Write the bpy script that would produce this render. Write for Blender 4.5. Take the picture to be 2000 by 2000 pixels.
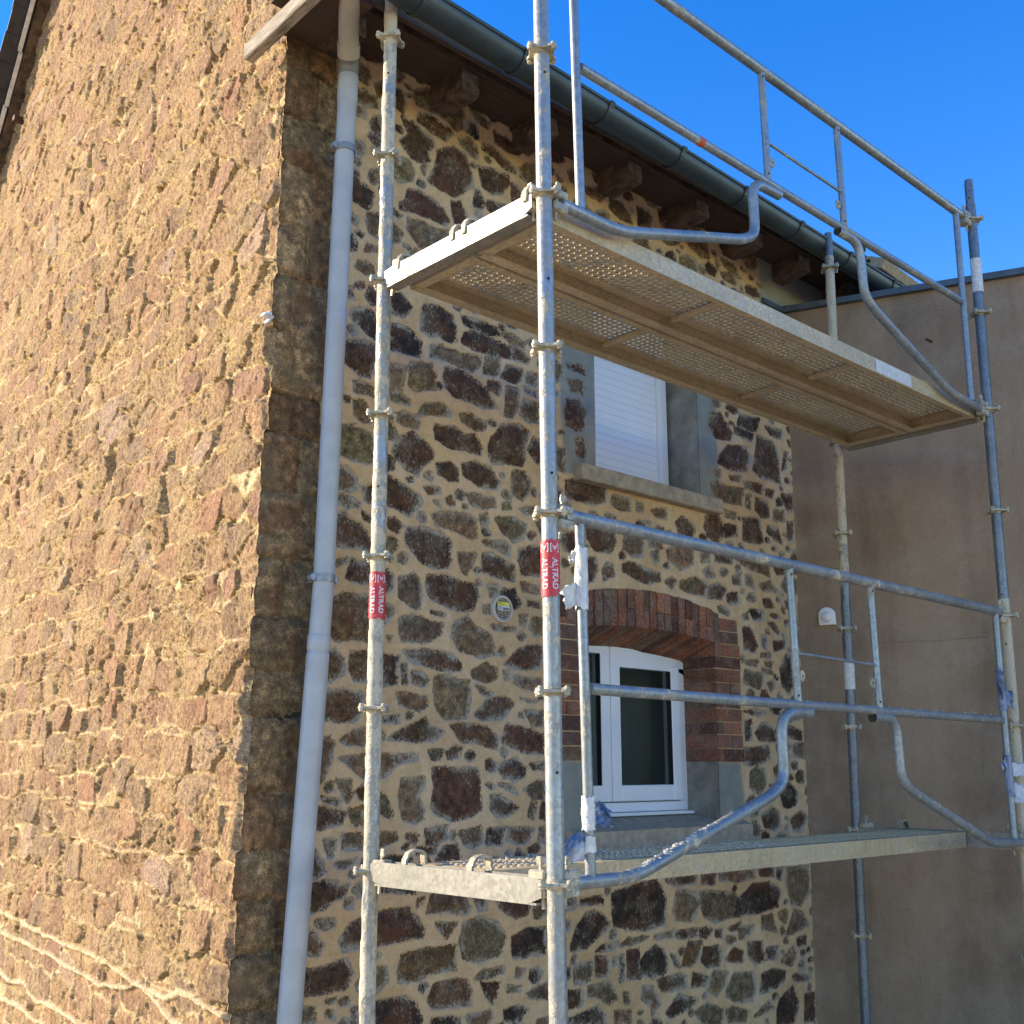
import bpy, math, random
import numpy as np
from mathutils import Vector, Matrix
R = math.radians
for o in list(bpy.data.objects): bpy.data.objects.remove(o)
S = bpy.context.scene
COL = S.collection

# ---------------------------------------------------------------- camera, sky, sun, exposure
cam = bpy.data.cameras.new("camera"); co = bpy.data.objects.new("camera", cam); COL.objects.link(co)
co.location = (-2.1813, -2.1847, 0.3004); co.rotation_euler = (1.7981, 0.0, -0.7499)
cam.sensor_width = 36; cam.lens = 36 * 2166.93 / 2000; cam.clip_start = .05; cam.clip_end = 2000
S.camera = co
S.render.resolution_x = S.render.resolution_y = 1024
SUN_EL, SUN_AZ = 22, -39
W = bpy.data.worlds.new("World"); S.world = W; W.use_nodes = True
wn = W.node_tree
sky = wn.nodes.new('ShaderNodeTexSky'); sky.sky_type = 'NISHITA'; sky.sun_disc = False
sky.sun_elevation = R(SUN_EL); sky.sun_rotation = R(SUN_AZ)
sky.dust_density = 0.0; sky.air_density = 1.0; sky.ozone_density = 1.0
hs = wn.nodes.new('ShaderNodeHueSaturation'); hs.inputs['Saturation'].default_value = 1.51; hs.inputs['Hue'].default_value = .518
wn.links.new(sky.outputs[0], hs.inputs['Color']); wn.links.new(hs.outputs[0], wn.nodes['Background'].inputs[0])
wn.nodes['Background'].inputs[1].default_value = 0.15
sl = bpy.data.lights.new("sun", 'SUN'); sl.energy = 4.2; sl.angle = R(.5); sl.color = (1, .82, .59)
so = bpy.data.objects.new("sun", sl); COL.objects.link(so)
sd = Vector((math.sin(R(SUN_AZ)) * math.cos(R(SUN_EL)), math.cos(R(SUN_AZ)) * math.cos(R(SUN_EL)), math.sin(R(SUN_EL))))
so.rotation_euler = (-sd).to_track_quat('-Z', 'Y').to_euler()
S.view_settings.view_transform = 'Standard'; S.view_settings.look = 'None'
S.view_settings.exposure = 1.3; S.view_settings.gamma = 1
S.render.engine = 'CYCLES'

# ---------------------------------------------------------------- helpers
class MB:
    def __init__(s): s.v = []; s.f = []; s.m = []
    def quad(s, a, b, c, d, mi=0):
        n = len(s.v); s.v += [a, b, c, d]; s.f.append((n, n+1, n+2, n+3)); s.m.append(mi)
    def box(s, x0, x1, y0, y1, z0, z1, mat=None, mi=0, bev=0):
        vs = [(x, y, z) for z in (z0, z1) for y in (y0, y1) for x in (x0, x1)]
        if bev:
            # chamfered box: rounded by insetting the faces
            b = bev; n = len(s.v); P = []
            cx, cy, cz = (x0+x1)/2, (y0+y1)/2, (z0+z1)/2
            for ax in range(3):
                for sg in (0, 1):
                    for (u, w) in ((0,0),(1,0),(1,1),(0,1)):
                        lim = [(x0, x1), (y0, y1), (z0, z1)]
                        a1, a2 = [(1,2),(2,0),(0,1)][ax]
                        p = [0, 0, 0]; p[ax] = lim[ax][sg]
                        p[a1] = lim[a1][u] + (b if u == 0 else -b); p[a2] = lim[a2][w] + (b if w == 0 else -b)
                        P.append(tuple(p))
            bmv = P if mat is None else [tuple(mat @ Vector(p)) for p in P]
            s.v += bmv
            def ix(ax, sg, u, w): return n + ax*8 + sg*4 + {(0,0):0,(1,0):1,(1,1):2,(0,1):3}[(u, w)]
            for ax in range(3):
                for sg in (0, 1):
                    f = [n + ax*8 + sg*4 + k for k in range(4)]
                    s.f.append(tuple(f) if sg else tuple(f[::-1])); s.m.append(mi)
            def vid(ax, c):   # vertex of face ax at corner c=(sx,sy,sz)
                a1, a2 = [(1,2),(2,0),(0,1)][ax]
                return ix(ax, c[ax], c[a1], c[a2])
            for ax in range(3):
                a1, a2 = [(1,2),(2,0),(0,1)][ax]
                for s1 in (0, 1):
                    for s2 in (0, 1):
                        c0 = [0,0,0]; c0[a1] = s1; c0[a2] = s2; c1 = list(c0); c1[ax] = 1
                        f = (vid(a1, c0), vid(a1, c1), vid(a2, c1), vid(a2, c0))
                        s.f.append(f); s.m.append(mi)
            for sx in (0,1):
                for sy in (0,1):
                    for sz in (0,1):
                        c = (sx, sy, sz); s.f.append((vid(0, c), vid(1, c), vid(2, c))); s.m.append(mi)
            return
        if mat is not None: vs = [tuple(mat @ Vector(p)) for p in vs]
        n = len(s.v); s.v += vs
        for f in ((0,2,3,1),(4,5,7,6),(0,1,5,4),(2,6,7,3),(0,4,6,2),(1,3,7,5)):
            s.f.append(tuple(n+i for i in f)); s.m.append(mi)
    def tube(s, path, r, n=14, cap=True, mi=0, flat=None):
        P = [Vector(p) for p in path]; k = len(P)
        rr = r if hasattr(r, '__len__') else [r]*k
        T = [((P[min(i+1, k-1)] - P[max(i-1, 0)]).normalized()) for i in range(k)]
        up = Vector((0, 0, 1)) if abs(T[0].z) < .9 else Vector((1, 0, 0))
        X = T[0].cross(up).normalized(); base = len(s.v)
        for i in range(k):
            X = (X - T[i]*X.dot(T[i])).normalized(); Y = T[i].cross(X)
            for j in range(n):
                a = 2*math.pi*j/n
                s.v.append(tuple(P[i] + X*math.cos(a)*rr[i] + Y*math.sin(a)*rr[i]))
        for i in range(k-1):
            for j in range(n):
                a = base+i*n+j; b = base+i*n+(j+1) % n
                s.f.append((a, b, b+n, a+n)); s.m.append(mi)
        if cap:
            s.f.append(tuple(base+j for j in range(n))[::-1]); s.m.append(mi)
            s.f.append(tuple(base+(k-1)*n+j for j in range(n))); s.m.append(mi)
    def prism(s, pts, z0, z1, mat=None, mi=0):
        n = len(s.v); k = len(pts)
        vs = [(x, y, z0) for x, y in pts] + [(x, y, z1) for x, y in pts]
        if mat is not None: vs = [tuple(mat @ Vector(p)) for p in vs]
        s.v += vs
        s.f.append(tuple(range(n+k-1, n-1, -1))); s.m.append(mi)
        s.f.append(tuple(range(n+k, n+2*k))); s.m.append(mi)
        for i in range(k):
            j = (i+1) % k; s.f.append((n+i, n+j, n+k+j, n+k+i)); s.m.append(mi)
    def build(s, name, mats, parent=None, smooth=False, label=None):
        me = bpy.data.meshes.new(name)
        off = Vector(parent_origin(parent)) if parent else Vector((0, 0, 0))
        me.from_pydata([tuple(Vector(p) - off) for p in s.v], [], s.f)
        if not isinstance(mats, (list, tuple)): mats = [mats]
        for m in mats: me.materials.append(m)
        if len(mats) > 1: me.polygons.foreach_set('material_index', s.m)
        if smooth:
            me.polygons.foreach_set('use_smooth', [True]*len(me.polygons))
            me.set_sharp_from_angle(angle=R(40))
        me.update()
        o = bpy.data.objects.new(name, me); COL.objects.link(o)
        if parent: o.parent = parent
        if label: o['label'] = label
        return o
def parent_origin(p):
    x = Vector((0, 0, 0))
    while p: x = x + p.location; p = p.parent
    return x
def thing(name, label, cat, loc=(0, 0, 0), group=None):
    o = bpy.data.objects.new(name, None); COL.objects.link(o); o.location = loc; o.empty_display_size = .1
    o['label'] = label; o['category'] = cat
    if group: o['group'] = group
    return o
def arc_path(pts, rad=.05, n=5):
    """polyline with rounded corners"""
    P = [Vector(p) for p in pts]; out = [P[0]]
    for i in range(1, len(P)-1):
        a = (P[i-1]-P[i]); b = (P[i+1]-P[i]); d = min(rad, a.length*.48, b.length*.48)
        p0 = P[i]+a.normalized()*d; p2 = P[i]+b.normalized()*d
        for k in range(n+1):
            t = k/n; out.append(p0*(1-t)**2 + P[i]*2*t*(1-t) + p2*t*t)
    out.append(P[-1]); return out

# ---------------------------------------------------------------- materials
def mat(name):
    m = bpy.data.materials.new(name); m.use_nodes = True; nt = m.node_tree
    b = nt.nodes['Principled BSDF']
    return m, nt, b
def N(nt, t, **kw):
    n = nt.nodes.new(t)
    for k, v in kw.items():
        if k in n.inputs: n.inputs[k].default_value = v
        else: setattr(n, k, v)
    return n
def noise(nt, co, sc, det=4, rough=.55, dist=0):
    n = N(nt, 'ShaderNodeTexNoise'); n.inputs['Scale'].default_value = sc; n.inputs['Detail'].default_value = det
    n.inputs['Roughness'].default_value = rough; n.inputs['Distortion'].default_value = dist
    nt.links.new(co, n.inputs['Vector']); return n.outputs['Fac']
def ramp(nt, fac, stops):
    r = N(nt, 'ShaderNodeValToRGB'); e = r.color_ramp.elements
    while len(e) < len(stops): e.new(.5)
    for i, (p, c) in enumerate(stops):
        e[i].position = p; e[i].color = (*c, 1) if hasattr(c, '__len__') else (c, c, c, 1)
    nt.links.new(fac, r.inputs[0]); return r.outputs[0]
def mix(nt, fac, a, b, mode='MIX'):
    m = N(nt, 'ShaderNodeMix', data_type='RGBA', blend_type=mode)
    for s, v in ((m.inputs[0], fac), (m.inputs[6], a), (m.inputs[7], b)):
        if isinstance(v, (int, float)): s.default_value = v
        elif isinstance(v, tuple): s.default_value = (*v, 1)
        else: nt.links.new(v, s)
    return m.outputs[2]
def mth(nt, op, a, b=0.0, c=None, clamp=False):
    m = N(nt, 'ShaderNodeMath', operation=op); m.use_clamp = clamp
    for s, v in zip(m.inputs, (a, b, c)):
        if v is None: continue
        if isinstance(v, (int, float)): s.default_value = v
        else: nt.links.new(v, s)
    return m.outputs[0]
def sstep(nt, x, lo, hi):
    m = N(nt, 'ShaderNodeMapRange', interpolation_type='SMOOTHSTEP'); nt.links.new(x, m.inputs[0])
    m.inputs[1].default_value = lo; m.inputs[2].default_value = hi; return m.outputs[0]
def bump(nt, b, h, strength=.5, dist=.01):
    bp = N(nt, 'ShaderNodeBump'); bp.inputs['Strength'].default_value = strength; bp.inputs['Distance'].default_value = dist
    nt.links.new(h, bp.inputs['Height']); nt.links.new(bp.outputs[0], b.inputs['Normal']); return bp
def gco(nt):
    return N(nt, 'ShaderNodeNewGeometry').outputs['Position']

def simple(name, col, rough=.6, metal=0, var=.15, sc=12, bs=.15, bd=.003, bsc=80):
    m, nt, b = mat(name); p = gco(nt)
    n = noise(nt, p, sc, 5); c0 = tuple(x*(1-var) for x in col); c1 = tuple(min(1, x*(1+var)) for x in col)
    nt.links.new(ramp(nt, n, [(.3, c0), (.7, c1)]), b.inputs['Base Color'])
    b.inputs['Roughness'].default_value = rough; b.inputs['Metallic'].default_value = metal
    if bs: bump(nt, b, noise(nt, p, bsc, 4), bs, bd)
    return m

def galv(name, splat=.5, dust=(.42, .37, .27), base=(.40, .43, .46), metal=.55, blue=0):
    """hot-dip galvanised steel with dried mortar splashes"""
    m, nt, b = mat(name); p = gco(nt)
    vor = N(nt, 'ShaderNodeTexVoronoi'); vor.inputs['Scale'].default_value = 90; nt.links.new(p, vor.inputs['Vector'])
    sp = ramp(nt, vor.outputs['Color'], [(.2, tuple(x*.78 for x in base)), (.8, tuple(x*1.15 for x in base))])
    big = noise(nt, p, 3.1, 6, .65)
    st = mix(nt, ramp(nt, big, [(.42, 0.), (.62, .55)]), sp, tuple(x*.6 for x in base))
    # vertical runs
    mp = N(nt, 'ShaderNodeMapping'); mp.inputs['Scale'].default_value = (1, 1, .12); nt.links.new(p, mp.inputs[0])
    run = noise(nt, mp.outputs[0], 60, 4)
    n1 = noise(nt, p, 5.5, 8, .72); n2 = noise(nt, p, 34, 6, .7); n3 = noise(nt, p, 140, 3, .6)
    cov = mth(nt, 'ADD', mth(nt, 'MULTIPLY', n1, .55), mth(nt, 'ADD', mth(nt, 'MULTIPLY', n2, .3), mth(nt, 'MULTIPLY', run, .15)))
    lo = .60 - .16*splat
    mask = sstep(nt, cov, lo, lo+.045)
    film = sstep(nt, cov, lo-.13, lo+.06)
    c = mix(nt, mth(nt, 'MULTIPLY', film, .55), st, dust)
    c = mix(nt, mask, c, ramp(nt, n3, [(.3, (.44, .38, .28)), (.7, (.64, .57, .43))]))
    nt.links.new(c, b.inputs['Base Color'])
    nt.links.new(mth(nt, 'MULTIPLY', mth(nt, 'SUBTRACT', 1.0, mth(nt, 'MAXIMUM', mask, mth(nt, 'MULTIPLY', film, .6))), metal), b.inputs['Metallic'])
    nt.links.new(mth(nt, 'ADD', mth(nt, 'MULTIPLY', mask, .4), .42), b.inputs['Roughness'])
    h = mth(nt, 'ADD', mth(nt, 'MULTIPLY', mask, mth(nt, 'ADD', n3, .6)), mth(nt, 'MULTIPLY', n2, .25))
    bump(nt, b, h, .55, .004)
    return m
M = {}
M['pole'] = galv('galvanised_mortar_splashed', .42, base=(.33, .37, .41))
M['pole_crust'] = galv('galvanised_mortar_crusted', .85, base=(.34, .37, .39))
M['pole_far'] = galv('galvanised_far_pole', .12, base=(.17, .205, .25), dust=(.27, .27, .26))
M['rail'] = galv('galvanised_rail', .30, base=(.30, .345, .39), dust=(.36,.34,.28))
M['ledger'] = galv('galvanised_ledger', .12, dust=(.36, .32, .24), base=(.31, .295, .255), metal=.25)
M['pole_beige'] = galv('pole_coated_in_old_mortar', 1.1, base=(.30, .30, .29), dust=(.34, .31, .26), metal=.3)
M['deck'] = galv('galvanised_deck', .30, dust=(.62, .48, .27), base=(.55, .45, .285), metal=.08)
M['rosette'] = galv('galvanised_rosette', .7, dust=(.46, .41, .28), base=(.36, .34, .27))
M['pvc'] = simple('pvc_pipe_grey', (.42, .43, .44), .42, 0, .12, 9, .12, .003, 24)
M['pvc_dark'] = simple('pvc_coupler_dark', (.20, .20, .20), .5, 0, .1)
M['pvc_beige'] = simple('pvc_elbow_beige', (.42, .38, .32), .4, 0, .12)
M['zinc'] = simple('weathered_zinc', (.042, .060, .070), .45, .25, .3, 9, .08, .002, 40)
M['coping'] = simple('blue_grey_coping', (.075, .10, .125), .5, .2, .3, 14)
M['wood_dark'] = simple('dark_old_timber', (.11, .07, .045), .85, 0, .65, 16, .8, .010, 45)
M['wood_end_lit'] = simple('lit_grey_end_grain', (.24, .20, .16), .9, 0, .6, 30, .8, .010, 60)  # rafter fronts: greyer end grain, with the light on them put into the colour
M['upvc'] = simple('white_upvc', (.80, .80, .83), .35, 0, .03, 4, .03, .001, 40)
M['white_plastic'] = simple('white_plastic_cap', (.78, .76, .76), .45, 0, .04)
M['slate'] = simple('dark_slate', (.035, .035, .04), .6, 0, .4, 10, .3, .004, 50)
M['white_board'] = simple('white_painted_board', (.72, .70, .66), .7, 0, .2, 20, .3, .003, 60)
M['sill'] = simple('concrete_sill', (.36, .30, .22), .9, 0, .25, 22, .6, .004, 160)
M['cement'] = simple('grey_cement_render', (.25, .235, .20), .92, 0, .40, 9, .9, .010, 45)
M['rust'] = simple('rusty_iron', (.09, .045, .03), .8, .3, .4, 40)
M['label_white'] = simple('faded_white_label', (.62, .62, .62), .6, 0, .2, 60)
M['orange'] = simple('orange_tape', (.55, .10, .04), .6, 0, .15, 60)
M['yellow'] = simple('yellow_label', (.75, .70, .06), .5, 0, .05)
M['black'] = simple('black_mark', (.012, .012, .012), .6, 0, .1)
M['straw'] = simple('pale_timber', (.40, .29, .17), .8, 0, .3, 30, .4, .004, 70)
M['moss'] = simple('dark_moss', (.03, .028, .012), .95, 0, .6, 60, .8, .01, 90)

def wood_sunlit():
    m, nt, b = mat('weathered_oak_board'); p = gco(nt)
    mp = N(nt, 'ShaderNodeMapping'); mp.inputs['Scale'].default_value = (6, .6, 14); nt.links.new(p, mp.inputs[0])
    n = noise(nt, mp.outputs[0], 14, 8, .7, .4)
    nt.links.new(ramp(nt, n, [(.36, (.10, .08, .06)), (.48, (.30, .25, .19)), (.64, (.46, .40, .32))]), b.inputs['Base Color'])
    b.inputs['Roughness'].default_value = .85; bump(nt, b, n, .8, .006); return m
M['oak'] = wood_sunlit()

def soffit_mat():
    m, nt, b = mat('old_brown_soffit'); p = gco(nt)
    mp = N(nt, 'ShaderNodeMapping'); mp.inputs['Scale'].default_value = (.5, 9, 9); nt.links.new(p, mp.inputs[0])
    n = noise(nt, mp.outputs[0], 6, 7, .65); big = noise(nt, p, 2.2, 5)
    c = mix(nt, ramp(nt, big, [(.35, 0.), (.7, .8)]), ramp(nt, n, [(.3, (.045, .026, .016)), (.7, (.115, .065, .036))]), (.05, .038, .03))
    nt.links.new(c, b.inputs['Base Color']); b.inputs['Roughness'].default_value = .85
    bump(nt, b, n, .4, .004); return m
M['soffit'] = soffit_mat()

def sticker_mat():
    m, nt, b = mat('red_sticker'); p = gco(nt)
    n = noise(nt, p, 45, 6, .7)
    nt.links.new(ramp(nt, n, [(.32, (.50, .02, .03)), (.60, (.62, .05, .06)), (.70, (.66, .45, .42))]), b.inputs['Base Color'])
    b.inputs['Roughness'].default_value = .45; return m
M['sticker'] = sticker_mat()

def plastic_wrap(name, c0, c1):
    m, nt, b = mat(name); p = gco(nt)
    n = noise(nt, p, 9, 3, .5, .8)
    nt.links.new(ramp(nt, n, [(.42, c0), (.56, c1)]), b.inputs['Base Color'])
    b.inputs['Roughness'].default_value = .28; b.inputs['Specular IOR Level'].default_value = .7
    bump(nt, b, noise(nt, p, 60, 5, .6, 1.2), .5, .005); return m
M['wrap_white'] = plastic_wrap('torn_white_tape', (.62, .62, .60), (.80, .79, .76))
M['wrap_dark'] = plastic_wrap('dark_blue_film', (.03, .06, .14), (.22, .27, .40))
M['wrap_blue'] = plastic_wrap('torn_blue_tape', (.06, .12, .26), (.55, .58, .66))

def glass_mat():
    m, nt, b = mat('window_glass')
    out = nt.nodes['Material Output']
    g = N(nt, 'ShaderNodeBsdfGlossy'); g.inputs['Roughness'].default_value = .02; g.inputs['Color'].default_value = (.9, .95, .95, 1)
    t = N(nt, 'ShaderNodeBsdfTransparent'); t.inputs['Color'].default_value = (.86, .94, .94, 1)
    f = N(nt, 'ShaderNodeFresnel'); f.inputs[0].default_value = 1.5
    mx = N(nt, 'ShaderNodeMixShader'); nt.links.new(f.outputs[0], mx.inputs[0])
    nt.links.new(t.outputs[0], mx.inputs[1]); nt.links.new(g.outputs[0], mx.inputs[2]); nt.links.new(mx.outputs[0], out.inputs[0])
    return m
M['glass'] = glass_mat()

def shutter_mat():
    m, nt, b = mat('white_roller_shutter'); p = gco(nt)
    sp = N(nt, 'ShaderNodeSeparateXYZ'); nt.links.new(p, sp.inputs[0])
    fr = mth(nt, 'FRACT', mth(nt, 'DIVIDE', sp.outputs[2], .040))
    g = mth(nt, 'MULTIPLY', sstep(nt, fr, 0, .10), mth(nt, 'SUBTRACT', 1.0, sstep(nt, fr, .90, 1.0)))
    n = noise(nt, p, 5, 4)
    nt.links.new(mix(nt, g, (.62, .62, .66), ramp(nt, n, [(.3, (.76, .76, .80)), (.7, (.81, .81, .84))])), b.inputs['Base Color'])
    b.inputs['Roughness'].default_value = .45; bump(nt, b, g, .25, .003); return m
M['shutter'] = shutter_mat()

def plaster_mat():
    m, nt, b = mat('brown_grey_plaster'); p = gco(nt)
    big = noise(nt, p, .9, 6, .6); mid = noise(nt, p, 4, 6, .6); fine = noise(nt, p, 120, 4, .6)
    mp = N(nt, 'ShaderNodeMapping'); mp.inputs['Scale'].default_value = (1.6, 1.6, .25); nt.links.new(p, mp.inputs[0])
    streak = noise(nt, mp.outputs[0], 2.2, 5, .6)
    c = ramp(nt, big, [(.3, (.28, .19, .12)), (.7, (.37, .26, .17))])
    c = mix(nt, ramp(nt, streak, [(.42, 0.), (.62, .8)]), c, (.19, .130, .085))
    c = mix(nt, ramp(nt, mid, [(.40, 0.), (.68, .5)]), c, (.40, .31, .225))
    c = mix(nt, 1.0, c, ramp(nt, mth(nt, 'ADD', mth(nt, 'MULTIPLY', fine, .6), mth(nt, 'MULTIPLY', noise(nt, p, 28, 6, .7), .4)), [(.36, .86), (.64, 1.12)]), 'MULTIPLY')
    nt.links.new(c, b.inputs['Base Color']); b.inputs['Roughness'].default_value = .95
    bump(nt, b, mth(nt, 'ADD', fine, mth(nt, 'MULTIPLY', mid, 2.0)), .5, .006); return m
M['plaster'] = plaster_mat()

def ground_mat():
    m, nt, b = mat('pale_gravel'); p = gco(nt)
    n = noise(nt, p, 30, 6, .7); n2 = noise(nt, p, .4, 4)
    c = ramp(nt, n, [(.3, (.38, .29, .18)), (.7, (.58, .46, .31))])
    nt.links.new(mix(nt, mth(nt, 'MULTIPLY', n2, .3), c, (.16, .17, .09)), b.inputs['Base Color'])
    b.inputs['Roughness'].default_value = .95; bump(nt, b, n, .6, .02); return m
M['ground'] = ground_mat()

def brick_mat():
    m, nt, b = mat('red_brick'); p = gco(nt)
    a = N(nt, 'ShaderNodeAttribute', attribute_name='bcol')
    n = noise(nt, p, 18, 7, .7); n2 = noise(nt, p, 90, 4, .6); n3 = noise(nt, p, 7, 5, .6)
    c = mix(nt, 1.0, a.outputs['Color'], ramp(nt, n2, [(.38, .6), (.62, 1.35)]), 'MULTIPLY')
    c = mix(nt, ramp(nt, n, [(.48, 0.), (.62, .65)]), c, (.26, .21, .16))
    c = mix(nt, ramp(nt, n3, [(.48, 0.), (.64, .5)]), c, (.075, .045, .035))
    nt.links.new(c, b.inputs['Base Color']); b.inputs['Roughness'].default_value = .9
    bump(nt, b, mth(nt, 'ADD', n2, n), 1.0, .012); return m
M['brick'] = brick_mat()

def facade_mat():
    m, nt, b = mat('rubble_stone_and_lime_mortar'); p = gco(nt)
    at = lambda k: N(nt, 'ShaderNodeAttribute', attribute_name=k)
    sdv = at('sd').outputs['Fac']; scol = at('scol').outputs['Color']; cem = at('cem').outputs['Fac']; old = at('old').outputs['Fac']
    ms_ = N(nt, 'ShaderNodeMapping'); ms_.inputs['Rotation'].default_value = (0, R(30), 0); ms_.inputs['Scale'].default_value = (1.25, 1, .7); nt.links.new(p, ms_.inputs[0]); n1 = noise(nt, p, 28, 6, .65); n2 = noise(nt, ms_.outputs[0], 95, 5, .7); n3 = noise(nt, p, 260, 3, .6); nb = noise(nt, p, 2.3, 6, .6); nm = noise(nt, p, 9, 6, .6)
    w = mth(nt, 'ADD', mth(nt, 'MULTIPLY', mth(nt, 'SUBTRACT', n1, .5), .030), mth(nt, 'MULTIPLY', mth(nt, 'SUBTRACT', n2, .5), .060))
    e = mth(nt, 'ADD', sdv, w)
    stone = sstep(nt, e, -.0015, .0015)
    # whitish lime film scrubbed onto the rim of each stone
    rim = mth(nt, 'SUBTRACT', 1.0, sstep(nt, e, .006, .028))
    smear = mth(nt, 'MULTIPLY', mth(nt, 'MULTIPLY', rim, mth(nt, 'SUBTRACT', 1.0, old)), sstep(nt, mth(nt, 'ADD', mth(nt, 'MULTIPLY', n2, .6), mth(nt, 'MULTIPLY', nm, .4)), .50, .55))
    flecks = mth(nt, 'MULTIPLY', sstep(nt, mth(nt, 'SUBTRACT', n2, mth(nt, 'MULTIPLY', old, .07)), .555, .60), sstep(nt, nm, .46, .52))
    sc = mix(nt, 1.0, scol, ramp(nt, n1, [(.33, .35), (.5, 1.), (.66, 2.0)]), 'MULTIPLY')
    sc = mix(nt, 1.0, sc, ramp(nt, n3, [(.36, .5), (.64, 1.7)]), 'MULTIPLY')
    sc = mix(nt, ramp(nt, nm, [(.48, 0.), (.62, .6)]), sc, (.135, .115, .085))
    sc = mix(nt, ramp(nt, noise(nt, p, 6.3, 5, .6), [(.53, 0.), (.64, .6)]), sc, (.12, .052, .025))
    sc = mix(nt, mth(nt, 'MULTIPLY', mth(nt, 'MAXIMUM', smear, mth(nt, 'MULTIPLY', flecks, .5)), .85), mix(nt, 1.0, sc, (1.18, .98, .76), 'MULTIPLY'), (.50, .45, .37))
    mo = ramp(nt, nb, [(.34, (.52, .335, .170)), (.5, (.61, .410, .225)), (.66, (.65, .47, .29))])
    mo = mix(nt, ramp(nt, nm, [(.53, 0.), (.66, .5)]), mo, (.50, .29, .115))
    mo = mix(nt, 1.0, mo, ramp(nt, mth(nt, 'ADD', mth(nt, 'MULTIPLY', n3, .5), mth(nt, 'MULTIPLY', n1, .5)), [(.38, .80), (.62, 1.15)]), 'MULTIPLY')
    # paler, thinner lime beside the stones
    halo = mth(nt, 'MULTIPLY', sstep(nt, e, -.010, -.001), mth(nt, 'SUBTRACT', 1.0, stone))
    mo = mix(nt, mth(nt, 'MULTIPLY', halo, sstep(nt, nm, .45, .6)), mo, (.48, .40, .31))
    cc = ramp(nt, nm, [(.3, (.20, .20, .175)), (.7, (.30, .295, .26))])
    mo = mix(nt, cem, mo, cc)
    om = ramp(nt, nm, [(.38, (.04, .03, .02)), (.47, (.15, .105, .058)), (.62, (.33, .235, .12))])
    mo = mix(nt, old, mo, om)
    c = mix(nt, stone, mo, sc)
    nt.links.new(c, b.inputs['Base Color']); b.inputs['Roughness'].default_value = .93
    h = mth(nt, 'ADD', mth(nt, 'MULTIPLY', stone, mth(nt, 'ADD', mth(nt, 'MULTIPLY', n1, 1.6), mth(nt, 'MULTIPLY', n2, .9))),
            mth(nt, 'MULTIPLY', mth(nt, 'SUBTRACT', 1.0, stone), mth(nt, 'ADD', 1.5, mth(nt, 'ADD', mth(nt, 'MULTIPLY', n3, .22), mth(nt, 'MULTIPLY', n1, .35)))))
    bump(nt, b, h, .9, .009)
    return m
M['facade'] = facade_mat()

def gable_mat():
    m, nt, b = mat('rough_gable_stone'); p = gco(nt)
    at = lambda k: N(nt, 'ShaderNodeAttribute', attribute_name=k)
    gc = at('gcol').outputs['Color']; ms = at('gst').outputs['Fac']
    n1 = noise(nt, p, 34, 7, .75); n2 = noise(nt, p, 110, 6, .75); n3 = noise(nt, p, 300, 3, .6); nm = noise(nt, p, 5, 6, .65)
    c = mix(nt, 1.0, gc, ramp(nt, n1, [(.36, .5), (.48, .98), (.64, 1.3)]), 'MULTIPLY')
    c = mix(nt, 1.0, c, ramp(nt, n2, [(.38, .55), (.62, 1.35)]), 'MULTIPLY')
    sand = mth(nt, 'MULTIPLY', mth(nt, 'SUBTRACT', 1.0, mth(nt, 'MULTIPLY', ms, .6)), sstep(nt, mth(nt, 'ADD', mth(nt, 'MULTIPLY', n1, .5), mth(nt, 'MULTIPLY', nm, .5)), .49, .55))
    c = mix(nt, sand, c, ramp(nt, n2, [(.38, (.31, .20, .09)), (.5, (.48, .33, .15)), (.62, (.72, .51, .25))]))
    nt.links.new(c, b.inputs['Base Color']); b.inputs['Roughness'].default_value = .95
    h = mth(nt, 'ADD', mth(nt, 'ADD', n1, n2), mth(nt, 'MULTIPLY', n3, .5))
    bump(nt, b, h, 1.0, .010)
    return m
M['gable'] = gable_mat()

# ---------------------------------------------------------------- numpy noise
def _h(ix, iy, seed):
    n = (ix.astype(np.int64)*374761393 + iy.astype(np.int64)*668265263 + seed*974634777) & 0x7fffffff
    n = ((n ^ (n >> 13))*1274126177) & 0x7fffffff
    n = ((n ^ (n >> 16))*1103515245) & 0x7fffffff
    return (n ^ (n >> 11)).astype(np.float64)/0x7fffffff
def vn(x, y, seed=0):
    ix = np.floor(x); iy = np.floor(y); fx = x-ix; fy = y-iy
    fx = fx*fx*(3-2*fx); fy = fy*fy*(3-2*fy); ix = ix.astype(np.int64); iy = iy.astype(np.int64)
    a = _h(ix, iy, seed); b_ = _h(ix+1, iy, seed); c = _h(ix, iy+1, seed); d = _h(ix+1, iy+1, seed)
    return (a*(1-fx)+b_*fx)*(1-fy) + (c*(1-fx)+d*fx)*fy
def fbm(x, y, seed=0, o=4, g=.5):
    s = 0; a = 1; t = 0
    for k in range(o):
        s = s + a*vn(x*2**k+17.3*k, y*2**k+5.1*k, seed+k*31); t += a; a *= g
    return s/t*2-1
def ss(x, a, b_):
    t = np.clip((x-a)/(b_-a), 0, 1); return t*t*(3-2*t)
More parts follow.
